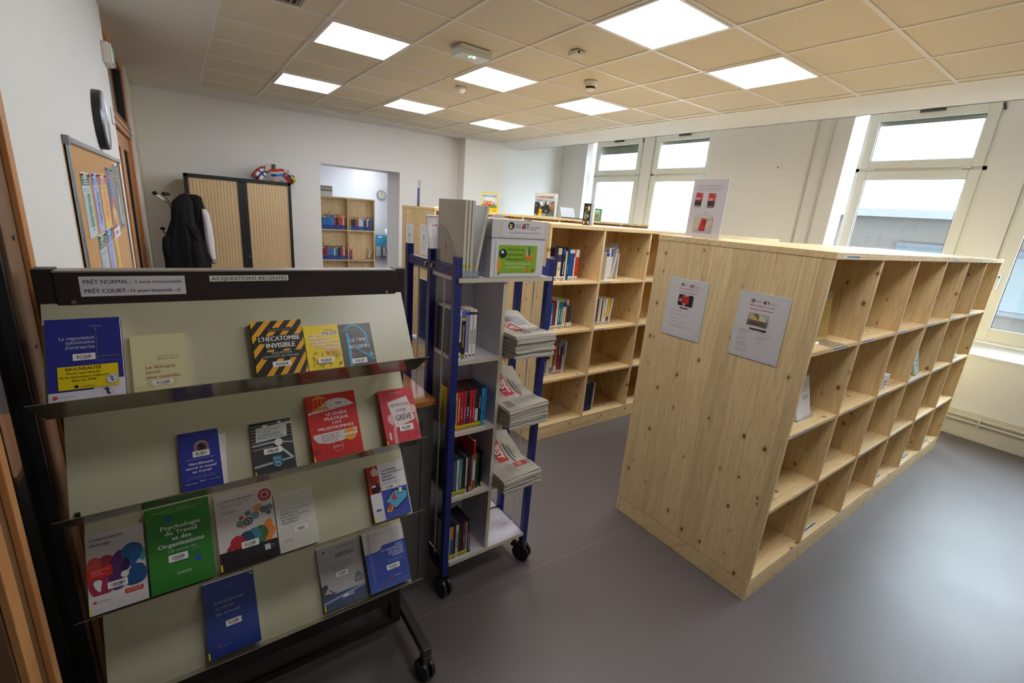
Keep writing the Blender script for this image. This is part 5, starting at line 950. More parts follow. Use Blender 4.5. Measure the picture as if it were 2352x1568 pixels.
lam_shelf(XI0 - .02, XI1 + .012, 1.600, TY0 - .012, -1.690, 'top_shelf'); lam_shelf(XI0, XI1, 1.600, -1.700 + .012, TY1)
lam_shelf(XI0, XI1, .190, TY0 - .004, -1.700, 'bottom_shelf')
SZ = [1.238, .895, .552]
for z in SZ: lam_shelf(XI0, XD - .009, z, TY0, -1.703); lam_shelf(XD + .009, XI1 - .03, z, TY0, -1.703)
MB().box(XD - .009, TY0 + .002, .19, XD + .009, -1.70, 1.581).build('divider', lam, TR); MB().box(XD - .009, TY0, .19, XD + .009, TY0 + .002, 1.581).build('edge_band', edge_m, TR)
MB().box(XI0 + .002, -1.700, .19, .30, -1.688, 1.581).build('back_panel', lam, TR)
for z in (1.22, .82, .42, .19): lam_shelf(XI0, XI1, z, -1.684, TY1)
MB().box(TX0 + .004, -1.70, .13, TX1 - .004, -1.675, .165).build('crossbar', blue, TR)

# things on top of the trolley ----------------------------------------------------
o = thing('magazine_file', 'clear plastic magazine file on top of the blue trolley holding pale folders', 'magazine file', (.02, -1.85, 1.6))
acr = glass('acrylic_clear', '#f0f4f8', 1.4, .10)
MB().box(-.022, -1.965, 1.600, .060, -1.715, 1.603).box(-.022, -1.965, 1.603, .060, -1.962, 1.625).build('base', acr, o)
prof = [(-1.965, 1.603), (-1.715, 1.603), (-1.715, 1.80), (-1.76, 1.80), (-1.80, 1.79), (-1.84, 1.76), (-1.90, 1.68), (-1.945, 1.622), (-1.965, 1.62)]
MB().prism(prof, 'X', -.022, -.0195).build('side', acr, o); MB().prism(prof, 'X', .0575, .060).build('side', acr, o); MB().box(-.022, -1.718, 1.603, .060, -1.715, 1.82).build('back', acr, o)
fcol = ['#d5d2c8', '#cfccc2', '#dad8d0', '#d0d2d8']
for k in range(4):
    x = -.017 + k * .0165; ln = (0, 0, 0, 9)[k]; X = Matrix.Translation((x + (.006 if k == 3 else 0), 0, 1.6045)) @ Matrix.Rotation(math.radians(ln), 4, 'Y')
    o = thing('file_folder', ['leftmost pale folder in the clear magazine file, wide side showing', 'second pale folder in the clear magazine file', 'third pale folder in the clear magazine file', 'bluish folder leaning right in the clear magazine file'][k], 'folder', (x, -1.85, 1.604), 'pale folders in the magazine file')
    MB(X).box(0, -1.952, 0, .0135, -1.722, .302 - (.012 if k == 3 else 0), P(fcol[k], .5)).build('cover', None, o, bevel=.001)
    MB(X).box(.0005, -1.954, .001, .0130, -1.9525, .300 - (.012 if k == 3 else 0), P('#c9c5ae', .5)).build('spine', None, o)
    printed('spine_label', o, X @ Vector((.002, -1.9545, .004)), X.to_3x3() @ Vector((1, 0, 0)), X.to_3x3() @ Vector((0, 0, 1)), .010, .045, [('r', 0, 0, 1, .72, '#d8d6c4'), ('r', 0, .72, 1, 1, '#e2c820'), ('r', .3, .1, .6, .2, '#3a3a3a'), ('r', .3, .28, .6, .5, '#3a3a3a'), ('r', .3, .58, .6, .66, '#3a3a3a')])
printed('barcode', C.objects['file_folder'], (-.0178, -1.80, 1.69), (0, -1, 0), (0, 0, 1), .012, .04, [('r', 0, .75, 1, 1, '#5a5a60'), ('r', 0, .32, 1, .66, '#3a3a40'), ('r', .1, .2, .9, .24, '#77777c'), ('r', .1, .04, .9, .1, '#77777c')])
card = M('white_cardboard', '#d9d7d8', .6, noise=.02, nscale=20); cardi = M('inner_cardboard', '#cfcabc', .7)
o = thing('cardboard_box', 'white lidded cardboard box with a green pen recycling notice on top of the blue trolley', 'box', (.255, -1.83, 1.6))
bx0, bx1, by0, by1 = .108, .392, -1.966, -1.700
MB().box(bx0, by0, 1.601, bx1, by1, 1.822).build('body', card, o, bevel=.002)
L_ = MB().box(bx0 - .005, by0 - .005, 1.768, bx1 + .010, by0 - .002, 1.842).box(bx0 - .005, by1 + .002, 1.768, bx1 + .010, by1 + .005, 1.842).box(bx0 - .005, by0 - .002, 1.768, bx0 - .002, by1 + .002, 1.842).box(bx1 + .007, by0 - .002, 1.768, bx1 + .010, by1 + .002, 1.842).box(bx0 - .005, by0 - .005, 1.839, bx1 + .010, by1 + .005, 1.843).build('lid', M('warm_white_cardboard', '#cfcbc2', .6), o, bevel=.0015)
MB(Matrix.Translation((0, 0, 0))).add([(bx0 + .01, by0 + .06, 1.845), (bx0 + .10, by0 + .02, 1.846), (bx0 + .12, by0 + .10, 1.847), (bx0 + .045, by0 + .04, 1.862)], [(0, 1, 3), (0, 3, 2), (1, 2, 3), (0, 2, 1)], cardi).box(bx0 + .14, by0 + .01, 1.843, bx0 + .26, by0 + .09, 1.8455, cardi).build('torn_flap', None, o)
MB().box(bx0 + .17, by0 - .0005, 1.8435, bx0 + .20, by0 + .02, 1.8462).build('hand_hole', black, L_)
printed('lid_sheet', o, (bx0 + .045, by0 - .0052, 1.777), (1, 0, 0), (0, 0, 1), .222, .060, [('r', 0, 0, 1, 1, '#d8d4d4'), ('c', .20, .70, .072, '#1c1c1c', 1), ('r', .165, .58, .185, .82, '#d8d8d8'), ('r', .195, .52, .22, .80, '#e8d820'), ('r', .165, .52, .22, .60, '#e8d820'),
    ('t', 'UNIVERSITÉ', .29, .72, .09, '#3c3c40', 'l', .13, .02), ('t', 'DE LORRAINE', .29, .58, .09, '#3c3c40', 'l', .13, .02), ('t', 'i', .46, .52, .38, '#c0202c', 'l', .03, .05), ('t', 'RT', .50, .52, .38, '#26262a', 'l', .12, .03), ('t', 'INSTITUT RÉGIONAL', .63, .62, .09, '#66666a', 'l', .28), ('t', 'DU TRAVAIL', .63, .48, .09, '#66666a', 'l', .17), ('t', "RECYCLAGE DES INSTRUMENTS D'ÉCRITURE", .17, .20, .10, '#8a8686', 'l', .72)])
pen = [('p', [(.06, .10), (.05, .30), (.06, .48), (.11, .52), (.14, .40), (.12, .22), (.10, .16)], '#e89a20'), ('p', [(.07, .05), (.09, .14), (.12, .05)], '#7a4a1a'), ('c', .165, .66, .085, '#141414', 1), ('c', .15, .70, .030, '#e8e8e8', 1)]
printed('green_notice', o, (bx0 + .022, by0 - .0008, 1.606), (1, 0, 0), (0, 0, 1), .228, .148, [('r', 0, 0, 1, 1, '#d6d8cc'), ('r', .012, .02, .988, .98, '#dcdadd'), ('r', .075, .09, .955, .90, '#86b425'), ('r', .06, .12, .97, .87, '#86b425'),
    ('t', 'Déposez vos', .27, .74, .085, '#22301a', 'l', .40, .015), ('t', 'instruments', .25, .60, .085, '#22301a', 'l', .40, .015), ('t', "d'Écriture ici !", .24, .46, .085, '#22301a', 'l', .45, .015), ('t', 'Programme de recyclage des', .24, .345, .055, '#dfe8c8', 'l', .58, .02), ('t', "instruments d'Écriture", .24, .24, .055, '#dfe8c8', 'l', .46, .02)] + pen +
    [('p', [(.70, .46), (.86, .46), (.87, .58), (.69, .58)], '#e07a1e'), ('p', [(.66, .60), (.72, .64), (.78, .60), (.74, .57)], '#f0a040'), ('p', [(.80, .60), (.86, .64), (.90, .60), (.84, .57)], '#f0a040'), ('p', [(.73, .60), (.68, .84), (.69, .85), (.75, .61)], '#dfe4e4'), ('p', [(.765, .60), (.76, .86), (.785, .86), (.79, .60)], '#2a5a5a'), ('p', [(.81, .60), (.87, .82), (.885, .81), (.83, .60)], '#c89078'),
     ('p', [(.66, .13), (.82, .13), (.83, .20), (.67, .20)], '#e8a02a'), ('t', 'BIC', .71, .14, .05, '#7a2c10', 'l', .09, .03), ('ring', .865, .17, .016, .024, '#2c4020'), ('ring', .905, .17, .016, .024, '#2c4020')])
printed('side_notice', o, (bx0 - .0008, -1.76, 1.62), (0, -1, 0), (0, 0, 1), .16, .12, [('r', 0, 0, 1, 1, '#c4c4cc'), ('p', [(.3, .3), (.3, .7), (.5, .8), (.6, .6), (.75, .7), (.7, .35), (.5, .25)], '#3a3a3c'), ('lines', .15, .2, .85, 2, .06, '#6a6a70', .02)])
o = thing('acrylic_notice', 'tilted acrylic holder with a typed notice behind the magazine file on the trolley', 'notice', (.08, -1.55, 1.6))
X = Matrix.Translation((.020, -1.58, 1.602)) @ Matrix.Rotation(math.radians(-16), 4, 'X')
MB(X).box(0, 0, 0, .21, .003, .235).build('acrylic', acr, o); MB(X).box(.004, -.0012, .002, .206, -.0002, .230).build('sheet', P('#c9c4c2', .4), o)
MB(X).box(0, -.012, .232, .21, .003, .236).box(0, -.012, 0, .21, 0, .003).build('acrylic_edge', P('#eceaf0', .25), o)
R3 = X.to_3x3(); printed('print', o, X @ Vector((.004, -.0013, .002)), R3 @ Vector((1, 0, 0)), R3 @ Vector((0, 0, 1)), .202, .228, [('t', 'SALLES', .38, .88, .045, '#903040', 'l', .26, .02), ('t', 'LIBRES... EN SERVICE', .12, .80, .045, '#903040', 'l', .8, .02), ('lines', .1, .74, .9, 18, .036, '#7a7674', .010)])

# books and cases on the trolley -----------------------------------------------------
def trow(x, z, place, group, items, yf=-1.935, d=.15, **k):
    for i, it in enumerate(items):
        nm, col, t, h = it[:4]; e = dict(it[4]) if len(it) > 4 else {}; x += e.pop('gap', 0); kk = dict(k); kk.update(e)
        lb = '%s, %s %s' % (nm, ORD[i], place); kk.setdefault('pm', M('black_case_plastic', '#1c1c20', .4) if 'case' in nm else None); sbook(x, yf + kk.pop('yo', 0), z, t, h, kk.pop('dd', d), col, lb, group, **kk); x += t + .0006
Y_ = ('#d8c820', .09)
trow(-.011, SZ[0], 'on top left trolley shelf', 'magazines on the top left shelf of the trolley', [('black magazine bundle showing its blue-black cover', '#1a2136', .006, .205, dict(foot=W_)), ('white-spined magazine with a dark photo foot', '#dcdad6', .016, .215, dict(band=('#2a2422', .14, .36), foot=W_, text=('#6a6866', .45, .9))), ('black magazine with yellow and blue head', '#1d1d2a', .018, .215, dict(band=('#e0b41c', .80, .86), top=('#4a72b0', .13), text=('#d0b040', .25, .7), foot=Y_)),
    ('lilac-spined magazine', '#8d8ab8', .018, .218, dict(band=('#3a3490', .90, .96), foot=W_)), ('cream-spined magazine with thin orange edge', '#dfdbcc', .018, .218, dict(band=('#26265a', .90, .96), text=('#8a8880', .3, .6), foot=W_)), ('rightmost cream-spined magazine', '#ded8c6', .018, .218, dict(band=('#26264a', .90, .95), text=('#8a8880', .3, .6), foot=W_))], d=.19, yo=.012)
dvd = '#24242a'
FD = dict(foot=('#d8c820', .14))
trow(-.011, SZ[1], 'on second left trolley shelf', 'film cases on the second left shelf of the trolley', [('yellow film case', '#dcc41e', .0150, .188, dict(text=('#5a4a10', .2, .8), foot=('#d8c820', .14))), ('red film case with white title', '#c8202a', .0150, .190, dict(text=('#f0e0e0', .25, .85), **FD)), ('dark red film case', '#b42424', .0150, .190, dict(text=('#e0a0a0', .3, .6), **FD)), ('crimson film case', '#b8262c', .0150, .190, dict(text=('#e0a0a0', .3, .6), **FD)),
    ('black and white film case', '#2c3a70', .0145, .190, dict(band=('#18181c', .6, .95), text=('#e0e4ec', .35, .6), **FD)), ('scarlet film case', '#bc2828', .0150, .190, dict(text=('#e0a8a8', .3, .5), **FD)), ('deep red film case', '#b02024', .0150, .190, dict(text=('#e0a8a8', .25, .55), **FD)), ('black film case with white strip', '#26282c', .0150, .190, dict(band=('#c8c8c4', .16, .5), **FD)),
    ('black film case', '#1c1c20', .0150, .190, dict(text=('#a8b8b0', .5, .8), **FD)), ('sky-blue film case', '#2396cc', .0150, .190, dict(text=('#10405a', .3, .8))), ('mid-blue film case', '#1f6fa8', .0120, .190, FD)], d=.135, foot=None)
trow(-.013, SZ[2], 'on third left trolley shelf', 'film cases on the third left shelf of the trolley', [('dark film case', '#3a4250', .0135, .188, FD), ('dark grey-blue film case', '#4a5a78', .0145, .190, FD), ('white film case', '#c8ccd0', .0145, .190, dict(text=('#8a8a90', .3, .6), **FD)), ('teal film case', '#3a8a98', .0145, .190, dict(text=('#a8c8cc', .2, .8), **FD)), ('brown and black film case', '#3a2420', .0090, .190, FD), ('slim black film case', '#1a1a1c', .0090, .190, FD), ('white and red film case', '#d0ccc8', .0090, .190, dict(band=('#b02020', .12, .2))), ('charcoal film case', '#2c2c30', .0130, .190, {}),
    ('dark red slim case', '#7a2420', .0090, .190, FD), ('tall grey case', '#8a8688', .0080, .195, {}), ('tall red and white booklet standing out', '#c02820', .0120, .265, dict(band=('#dcd8d4', .2, .62), yo=.004, dd=.17)), ('olive green case', '#5a7a34', .0100, .190, dict(gap=.003, yo=.012)), ('black case with green label', '#222420', .0130, .190, dict(yo=.012)), ('lone black case set slightly right', '#1c1e20', .0120, .190, dict(gap=.012, yo=.010, **FD))], d=.135)
trow(-.013, .190, 'on bottom left trolley shelf', 'film cases on the bottom left shelf of the trolley', [('white film case', '#d0d0cc', .0130, .185, FD), ('blue and orange film case', '#3a5a90', .0145, .190, dict(top=('#c88a40', .4), **FD)), ('black film case', '#2a2422', .0145, .190, FD), ('cream film case with black title', '#c8c6b8', .0145, .190, dict(text=('#2a2a2a', .3, .8))), ('dark grey film case', '#33353a', .0145, .190, FD), ('black and grey slim film case', '#26262a', .0090, .190, FD),
    ('rust-red film case', '#7a2c20', .0150, .190, dict(text=('#c0a090', .4, .6), **FD)), ('grey-lilac film case', '#8a8a98', .0130, .190, FD), ('leaning brown film case with white lettering', '#3a2822', .0140, .195, dict(text=('#c8c0b8', .1, .6), lean=-3, gap=.004))], d=.135)
# rear side of the trolley: a few white files seen between the posts
sbook(.02, -1.60, 1.22, .03, .30, .16, '#1c3a70', 'dark blue folder on the rear side of the trolley', 'files on the rear of the trolley'); sbook(.055, -1.60, 1.22, .02, .28, .16, '#d8d6d0', 'white folder on the rear side of the trolley', 'files on the rear of the trolley')

# newspapers --------------------------------------------------------------------------
news_m = M('newsprint', '#c6c1b4', .85, noise=.05, nscale=30); news_e = M('newsprint_edge', '#b3ad9e', .9, noise=.12, nscale=180)
pilename = ['top', 'middle', 'bottom']
def pile(z0, n, idx, tilt, back):
    r_ = random.Random(40 + idx)
    for k in range(n):
        t = .0075 + r_.uniform(-.001, .0015); dx = r_.uniform(-.006, .006); dy = r_.uniform(-.010, .006); wdt = .226 + r_.uniform(-.004, .004)
        top = k == n - 1
        x0 = .219 + dx * .4; y0 = -2.045 + dy; z = z0 + sum(thick[:0]) + zacc[0]; rz = r_.uniform(-2.0, 2.0)
        X = Matrix.Translation((x0, y0, z)) @ Matrix.Rotation(math.radians(rz * .4), 4, 'Z'); vs = []; nx, ny = 8, 12; D = .315
        wob = [r_.uniform(-1, 1) for _ in range(6)]
        def hz(u, v):    # paper rises towards the back where it leans on the panel behind
            s = (k + 1) / n; return s * back * max(0, v - .45) ** 1.6 + s * .006 * math.sin(u * 5 + wob[0]) * (v + .2) + .0015 * math.sin(u * 9 + wob[1] * 3) - .004 * (1 - s) * (1 - v) + tilt * s * (u - .5) * (1 - v)
        for layer in (0, 1):
            for j in range(ny + 1):
                for i in range(nx + 1):
                    u, v = i / nx, j / ny; ex = .004 * math.sin(v * 14 + wob[2] * 3) * (1 if i == nx else 0)
                    vs.append(X @ Vector((u * wdt + ex, v * D, hz(u, v) + (t * .92 if layer else 0) * (1 - .25 * (1 if i in (0, nx) else 0)))))
        fs = []; Lr = (nx + 1) * (ny + 1)
        for j in range(ny):
            for i in range(nx):
                a = j * (nx + 1) + i; fs += [(a, a + nx + 1, a + nx + 2, a + 1), (Lr + a, Lr + a + 1, Lr + a + nx + 2, Lr + a + nx + 1)]
        for i in range(nx): fs += [(i, i + 1, Lr + i + 1, Lr + i), (ny * (nx + 1) + i + 1, ny * (nx + 1) + i, Lr + ny * (nx + 1) + i, Lr + ny * (nx + 1) + i + 1)]
        for j in range(ny): a, b_ = j * (nx + 1), (j + 1) * (nx + 1); fs += [(b_, a, Lr + a, Lr + b_), (a + nx, b_ + nx, Lr + b_ + nx, Lr + a + nx)]
        lb = ('folded newspaper on top of the %s pile on the trolley, red masthead showing' % pilename[idx]) if top else 'folded newspaper, %s from the bottom of the %s pile on the trolley' % (('first', 'second', 'third', 'fourth', 'fifth', 'sixth', 'seventh', 'eighth', 'ninth', 'tenth', 'eleventh', 'twelfth', 'thirteenth')[k], pilename[idx])
        o = thing('newspaper', lb, 'newspaper', (x0 + .12, y0 + .15, z), 'newspapers in the %s pile' % pilename[idx])
        m_ = MB(); m_.v = [tuple(p) for p in vs]; m_.f = fs; m_.mi = [0] * len(fs); m_.mats = [news_m if k % 3 else news_e]; m_.build('folded_sheets', None, o, smooth=True)
        if top:      # front page draped on the curved top: masthead along the left edge, reading from the back
            q = MB()
            def sp(u, v, dz=.0006): return X @ Vector((u * wdt, v * D, hz(u, v) + t * .92 + dz))
            def patch(u0, v0, u1, v1, col, dz=.0006, nn=5):
                vv = [sp(u0 + (u1 - u0) * i / nn, v0 + (v1 - v0) * j / nn, dz) for j in range(nn + 1) for i in range(nn + 1)]
                q.add(vv, [(j * (nn + 1) + i, j * (nn + 1) + i + 1, (j + 1) * (nn + 1) + i + 1, (j + 1) * (nn + 1) + i) for j in range(nn) for i in range(nn)], P(col, .8))
            def word(s, u, v, hcap, col, wd, bold=.02, dz=.0011):   # letters run from back to front (v decreasing)
                tv, tf, x0_, x1_ = text_geo(s, bold); sx = wd / (x1_ - x0_)
                q.add([sp(u + b2 / .7 * hcap, v - (a - x0_) * sx, dz) for a, b2 in tv], tf, P(col, .8))
            if idx == 0:
                patch(.22, .24, .44, .60, '#c23a3c'); word("L'EST", .27, .57, .12, '#e8dcd4', .26, .04); patch(.24, .64, .55, .78, '#7a7672'); patch(.04, .70, .2, .92, '#a87860'); patch(.50, .50, .90, .80, '#a3a2a8'); word('RÉPUBLICAIN', .30, .60, .06, '#4a4644', .5); patch(.42, .1, .45, .55, '#5a5654'); patch(.45, .14, .58, .3, '#a89c94')
            else:
                patch(.31, .44, .57, .88, '#c63436'); word("L'EST", .36, .84, .16, '#ece0d8', .32, .04); word('RÉPUBLICAIN', .52, .80, .035, '#ece0d8', .2, .01); patch(.64, .36, .68, .78, '#4a4846'); patch(.73, .44, .76, .74, '#4a4846')
                if idx == 2: patch(.55, .22, .86, .34, '#c2463e', .0006); patch(.60, .24, .74, .32, '#d88a78', .0012)
                else: patch(.08, .10, .26, .30, '#8a8076'); patch(.62, .42, .72, .50, '#c8685c'); 
            r2 = random.Random(9 + idx)
            for a in range(12):
                u = .34 + a * .05; v = r2.uniform(.05, .2)
                if not (idx == 2 and .5 < u < .88): patch(u, v, u + .018, v + r2.uniform(.15, .3), '#8f8b84', .0004, 3)
            q.build('front_page', None, o, fixn=False)
        zacc[0] += t * .93
thick = []
for idx, n in ((0, 14), (1, 13), (2, 10)):
    zacc = [0]; pile(SZ[idx] + .0125, n, idx, (.0, .02, .02)[idx], (.12, .24, .22)[idx])

# ================================================================ DESK BEHIND THE RACK
DK_ = thing('counter', 'counter with an orange beech top and dark grey panels behind the display rack', 'counter', (-.6, -1.6, 0))
MB().box(-1.19, -1.835, .995, -.050, -1.30, 1.022).build('worktop', M('orange_beech_top', '#b87a3c', .28, noise=.10, nscale=14), DK_, bevel=.002)
MB().box(-1.185, -1.828, 0, -.058, -1.81, .992).box(-1.185, -1.81, 0, -.058, -1.32, .992).build('body', M('dark_grey_panel', '#5d5a56', .45), DK_, bevel=.003)
MB().box(-1.183, -1.833, .985, -.054, -1.826, .992).build('metal_trim', M('steel_strip', '#9a9a98', .3, 1), DK_)
MB().box(-.12, -1.8295, .06, -.117, -1.8275, .93).build('door_gap', black, DK_)

# ================================================================ LEFT WALL
al = M('aluminium_frame', '#a4a8aa', .3, .9)
o = thing('cork_board', 'cork notice board in an aluminium frame covered with bright leaflets on the left wall', 'notice board', (XL, -.3, 1.6))
b0, b1, c0, c1 = -1.215, .72, 1.12, 2.012
MB().box(XL, b0, c0, XL + .008, b1, c1).build('cork', M('cork', '#bd925e', .85, noise=.16, nscale=60, bump=.3, bscale=300), o)
MB().box(XL, b0, c0, XL + .018, b0 + .022, c1).box(XL, b1 - .022, c0, XL + .018, b1, c1).box(XL, b0, c1 - .022, XL + .018, b1, c1).box(XL, b0, c0, XL + .018, b1, c0 + .022).build('frame', al, o, bevel=.003)
MB().box(XL, b0 - .001, c1 - .032, XL + .020, b0 + .032, c1 + .001).build('corner_cap', M('grey_corner_plastic', '#74777a', .4), o, bevel=.003)
MB().box(XL, b1 - .032, c1 - .032, XL + .020, b1 + .001, c1 + .001).build('corner_cap', M('grey_corner_plastic', '#74777a', .4), o, bevel=.003)
def leaflet(y0, y1, z0, z1, label, prims, face='#c3ccd4'):
    o = thing('leaflet', label, 'leaflet', (XL + .009, (y0 + y1) / 2, z0), 'leaflets pinned to the cork board')
    MB().box(XL + .0085, y0, z0, XL + .0095, y1, z1, P(face, .5)).build('sheet', None, o)
    # the viewer sees the board from inside the room: +y is to the right
    printed('print', o, (XL + .0095, y0, z0), (0, 1, 0), (0, 0, 1), y1 - y0, z1 - z0, [('r', 0, 0, 1, 1, face)] + prims)
    MB().ball((XL + .013, y0 + .02, z1 - .01), .005, 8).ball((XL + .013, y1 - .02, z1 - .012), .005, 8).build('pin', P(random.Random(int(y0 * 100)).choice(['#c82a2a', '#1f8a4a', '#c82a2a']), .3), o)
def timeline(hd, bar, pale):
    return [('r', 0, .80, 1, .97, hd), ('r', .32, .90, .68, .955, '#dfe4e6'), ('r', .40, .915, .60, .94, hd), ('r', .3, .86, .75, .872, '#dfe4e6'), ('r', .15, .825, .88, .835, '#dfe4e6'), ('r', .45, .10, .80, .68, bar), ('p', [(.45, .10), (.62, .14), (.80, .10), (.8, .16), (.45, .16)], pale), ('lines', .08, .76, .9, 3, .022, '#6a7480', .008), ('lines', .06, .64, .40, 14, .036, '#6a7480', .008), ('r', .45, .52, .8, .528, '#e0e4e4'), ('r', .45, .34, .8, .348, '#e0e4e4')]
leaflet(-1.012, -.788, 1.628, 1.893, 'pale green leaflet with dark green head, upper left on the cork board', timeline('#2e5a44', '#4a8a66', '#b9c9c8'), '#b6c8cb')
leaflet(-.702, -.508, 1.634, 1.897, 'lilac leaflet with blue head, second in the upper row on the cork board', timeline('#2a5aa0', '#3a66b0', '#a3a8d4'), '#a4a9d6')
leaflet(-.455, -.19, 1.630, 1.899, 'yellow leaflet with red head, third in the upper row on the cork board', timeline('#b03a28', '#e0682a', '#d8b030'), '#dcb32c')
leaflet(-.12, .18, 1.550, 1.936, 'dark film poster with blue and fiery colours on the cork board', [('r', 0, .15, 1, 1, '#2c3038'), ('p', [(.5, .5), (.55, .9), (.8, .95), (.9, .5)], '#3f78b8'), ('r', .15, .84, .6, .9, '#a04038'), ('r', .3, .46, .8, .58, '#a8302a'), ('p', [(.1, .16), (.15, .4), (.5, .5), (.9, .38), (.95, .16)], '#d08a24'), ('c', .5, .3, .16, '#e8c028'), ('p', [(.3, .16), (.4, .36), (.55, .16)], '#3a241c'), ('r', 0, 0, 1, .14, '#d6d8dc'), ('lines', .2, .10, .8, 1, .05, '#5a6068', .05)], '#d6d8dc')
leaflet(.28, .56, 1.578, 1.973, 'slate blue poster at the right of the cork board', [('r', 0, 0, 1, .97, '#3c4c58'), ('r', .2, .8, .8, .815, '#8aa0b0'), ('r', .2, .74, .8, .75, '#8aa0b0'), ('p', [(.2, .1), (.3, .6), (.6, .66), (.8, .4), (.7, .1)], '#6a8a9c'), ('p', [(.3, .2), (.4, .5), (.6, .45), (.55, .2)], '#9ab4c0'), ('r', .4, .05, .9, .2, '#7fa0b4')], '#dfe2e4')
leaflet(-.80, -.56, 1.30, 1.626, 'pale green leaflet lower left on the cork board', timeline('#2e5a44', '#aebfc2', '#b9c9c8'), '#b0c2c8')
leaflet(-.50, -.26, 1.30, 1.630, 'lilac leaflet with blue head, lower row of the cork board', timeline('#2a5aa0', '#9aa0cc', '#a3a8d4'), '#a4a9d6')
leaflet(-.20, -.02, 1.30, 1.626, 'yellow leaflet with red head, lower row of the cork board', timeline('#b03a28', '#d8b030', '#d8b030'), '#dcb32c')
o = thing('wall_clock', 'black and silver round clock high on the left wall seen from the side', 'clock', (XL, -.05, 2.18))
MB().tube([(XL, -.05, 2.18), (XL + .034, -.05, 2.18)], .150, 48).build('case', M('black_clock_plastic', '#1a1b20', .35), o, bevel=.004, smooth=True)
rg_ = MB(); n = 48
for r0, x_ in ((.150, .034), (.145, .042), (.124, .037)): rg_.v += [(XL + x_, -.05 + r0 * math.cos(2 * math.pi * i / n), 2.18 + r0 * math.sin(2 * math.pi * i / n)) for i in range(n)]
for k in range(2): rg_.f += [(k * n + i, k * n + (i + 1) % n, (k + 1) * n + (i + 1) % n, (k + 1) * n + i) for i in range(n)]
rg_.mi = [0] * len(rg_.f); rg_.build('rim', M('silver_rim', '#8d9096', .3, .8), o, smooth=True)
MB().tube([(XL + .030, -.05, 2.18), (XL + .036, -.05, 2.18)], .125, 40).build('dial', P('#b7babb', .4), o)
MB().box(XL + .059, .025, 2.18, XL + .061, .035, 2.26).box(XL + .059, .03, 2.176, XL + .061, .13, 2.184).build('hand', P('#222222'), o)
o = thing('exit_sign', 'white exit sign with green face sticking out of the left wall near the ceiling', 'sign', (XL, 1.0, 2.7))
MB().box(XL, .84, 2.625, XL + .040, 1.04, 2.755).build('housing', P('#e4dcd6', .35), o, bevel=.006)
MB().box(XL + .040, .85, 2.63, XL + .052, 1.03, 2.75).build('lens', M('ribbed_clear_cover', '#dfe6e2', .2), o, bevel=.003)
printed('green_panel', o, (XL + .0525, .86, 2.64), (0, 1, 0), (0, 0, 1), .16, .10, [('r', 0, 0, 1, 1, '#5fb08a'), ('p', [(.15, .5), (.35, .8), (.35, .62), (.6, .62), (.6, .38), (.35, .38), (.35, .2)], '#e8f0ea'), ('c', .78, .74, .05, '#e8f0ea'), ('p', [(.70, .30), (.74, .62), (.84, .62), (.86, .30)], '#e8f0ea')])

# ================================================================ BACK WALL: cabinet, coats, flags
o = thing('roller_cabinet', 'tall black framed cabinet with pale wood-look roller shutters against the back wall', 'cabinet', (-.23, 3.84, 0))
cx0, cx1, cy0, cy1, ct = -.842, .368, 3.63, 4.03, 2.03
bk = M('black_powder_coat', '#15161a', .45)
MB().box(cx0, cy0 + .01, 0, cx0 + .02, cy1, ct).box(cx1 - .02, cy0 + .01, 0, cx1, cy1, ct).box(cx0, cy1 - .01, 0, cx1, cy1, ct).box(cx0, cy0 + .01, ct - .02, cx1, cy1, ct).box(cx0, cy0 + .01, .0, cx1, cy1, .08).build('body', bk, o, bevel=.002)
MB().box(cx0, cy0, 0, cx0 + .042, cy0 + .03, ct).box(cx1 - .036, cy0, 0, cx1, cy0 + .03, ct).box(cx0, cy0, ct - .045, cx1, cy0 + .03, ct).box(cx0, cy0, 0, cx1, cy0 + .03, .09).build('frame', bk, o, bevel=.003)
sh_m = M('maple_shutter', '#cfb388', .5)
for a, b_ in ((cx0 + .042, -.272), (-.165, cx1 - .036)):
    m_ = MB(); nn = int((b_ - a) / .009); pts = []
    for i in range(nn + 1):
        u = i / nn; pts.append((a + (b_ - a) * u, cy0 + .016 + (.0035 if i % 4 == 0 else .0)))
    for i in range(nn):
        (xa, ya), (xb, yb_) = pts[i], pts[i + 1]; m_.add([(xa, ya, .09), (xb, yb_, .09), (xb, yb_, ct - .045), (xa, ya, ct - .045)], [(0, 1, 2, 3)])
    m_.build('shutter', sh_m, o)
MB().box(-.272, cy0 + .004, .09, -.222, cy0 + .02, ct - .045).box(-.215, cy0 + .004, .09, -.165, cy0 + .02, ct - .045).build('pull_bar', bk, o, bevel=.002)
MB().box(-.222, cy0 + .008, .09, -.215, cy0 + .02, ct - .045).build('gap', black, o)
MB().tube([(-.19, cy0 + .004, 1.02), (-.19, cy0 - .002, 1.02)], .008, 12).build('lock', M('brushed_steel', '#a9aaab', .3, 1), o)

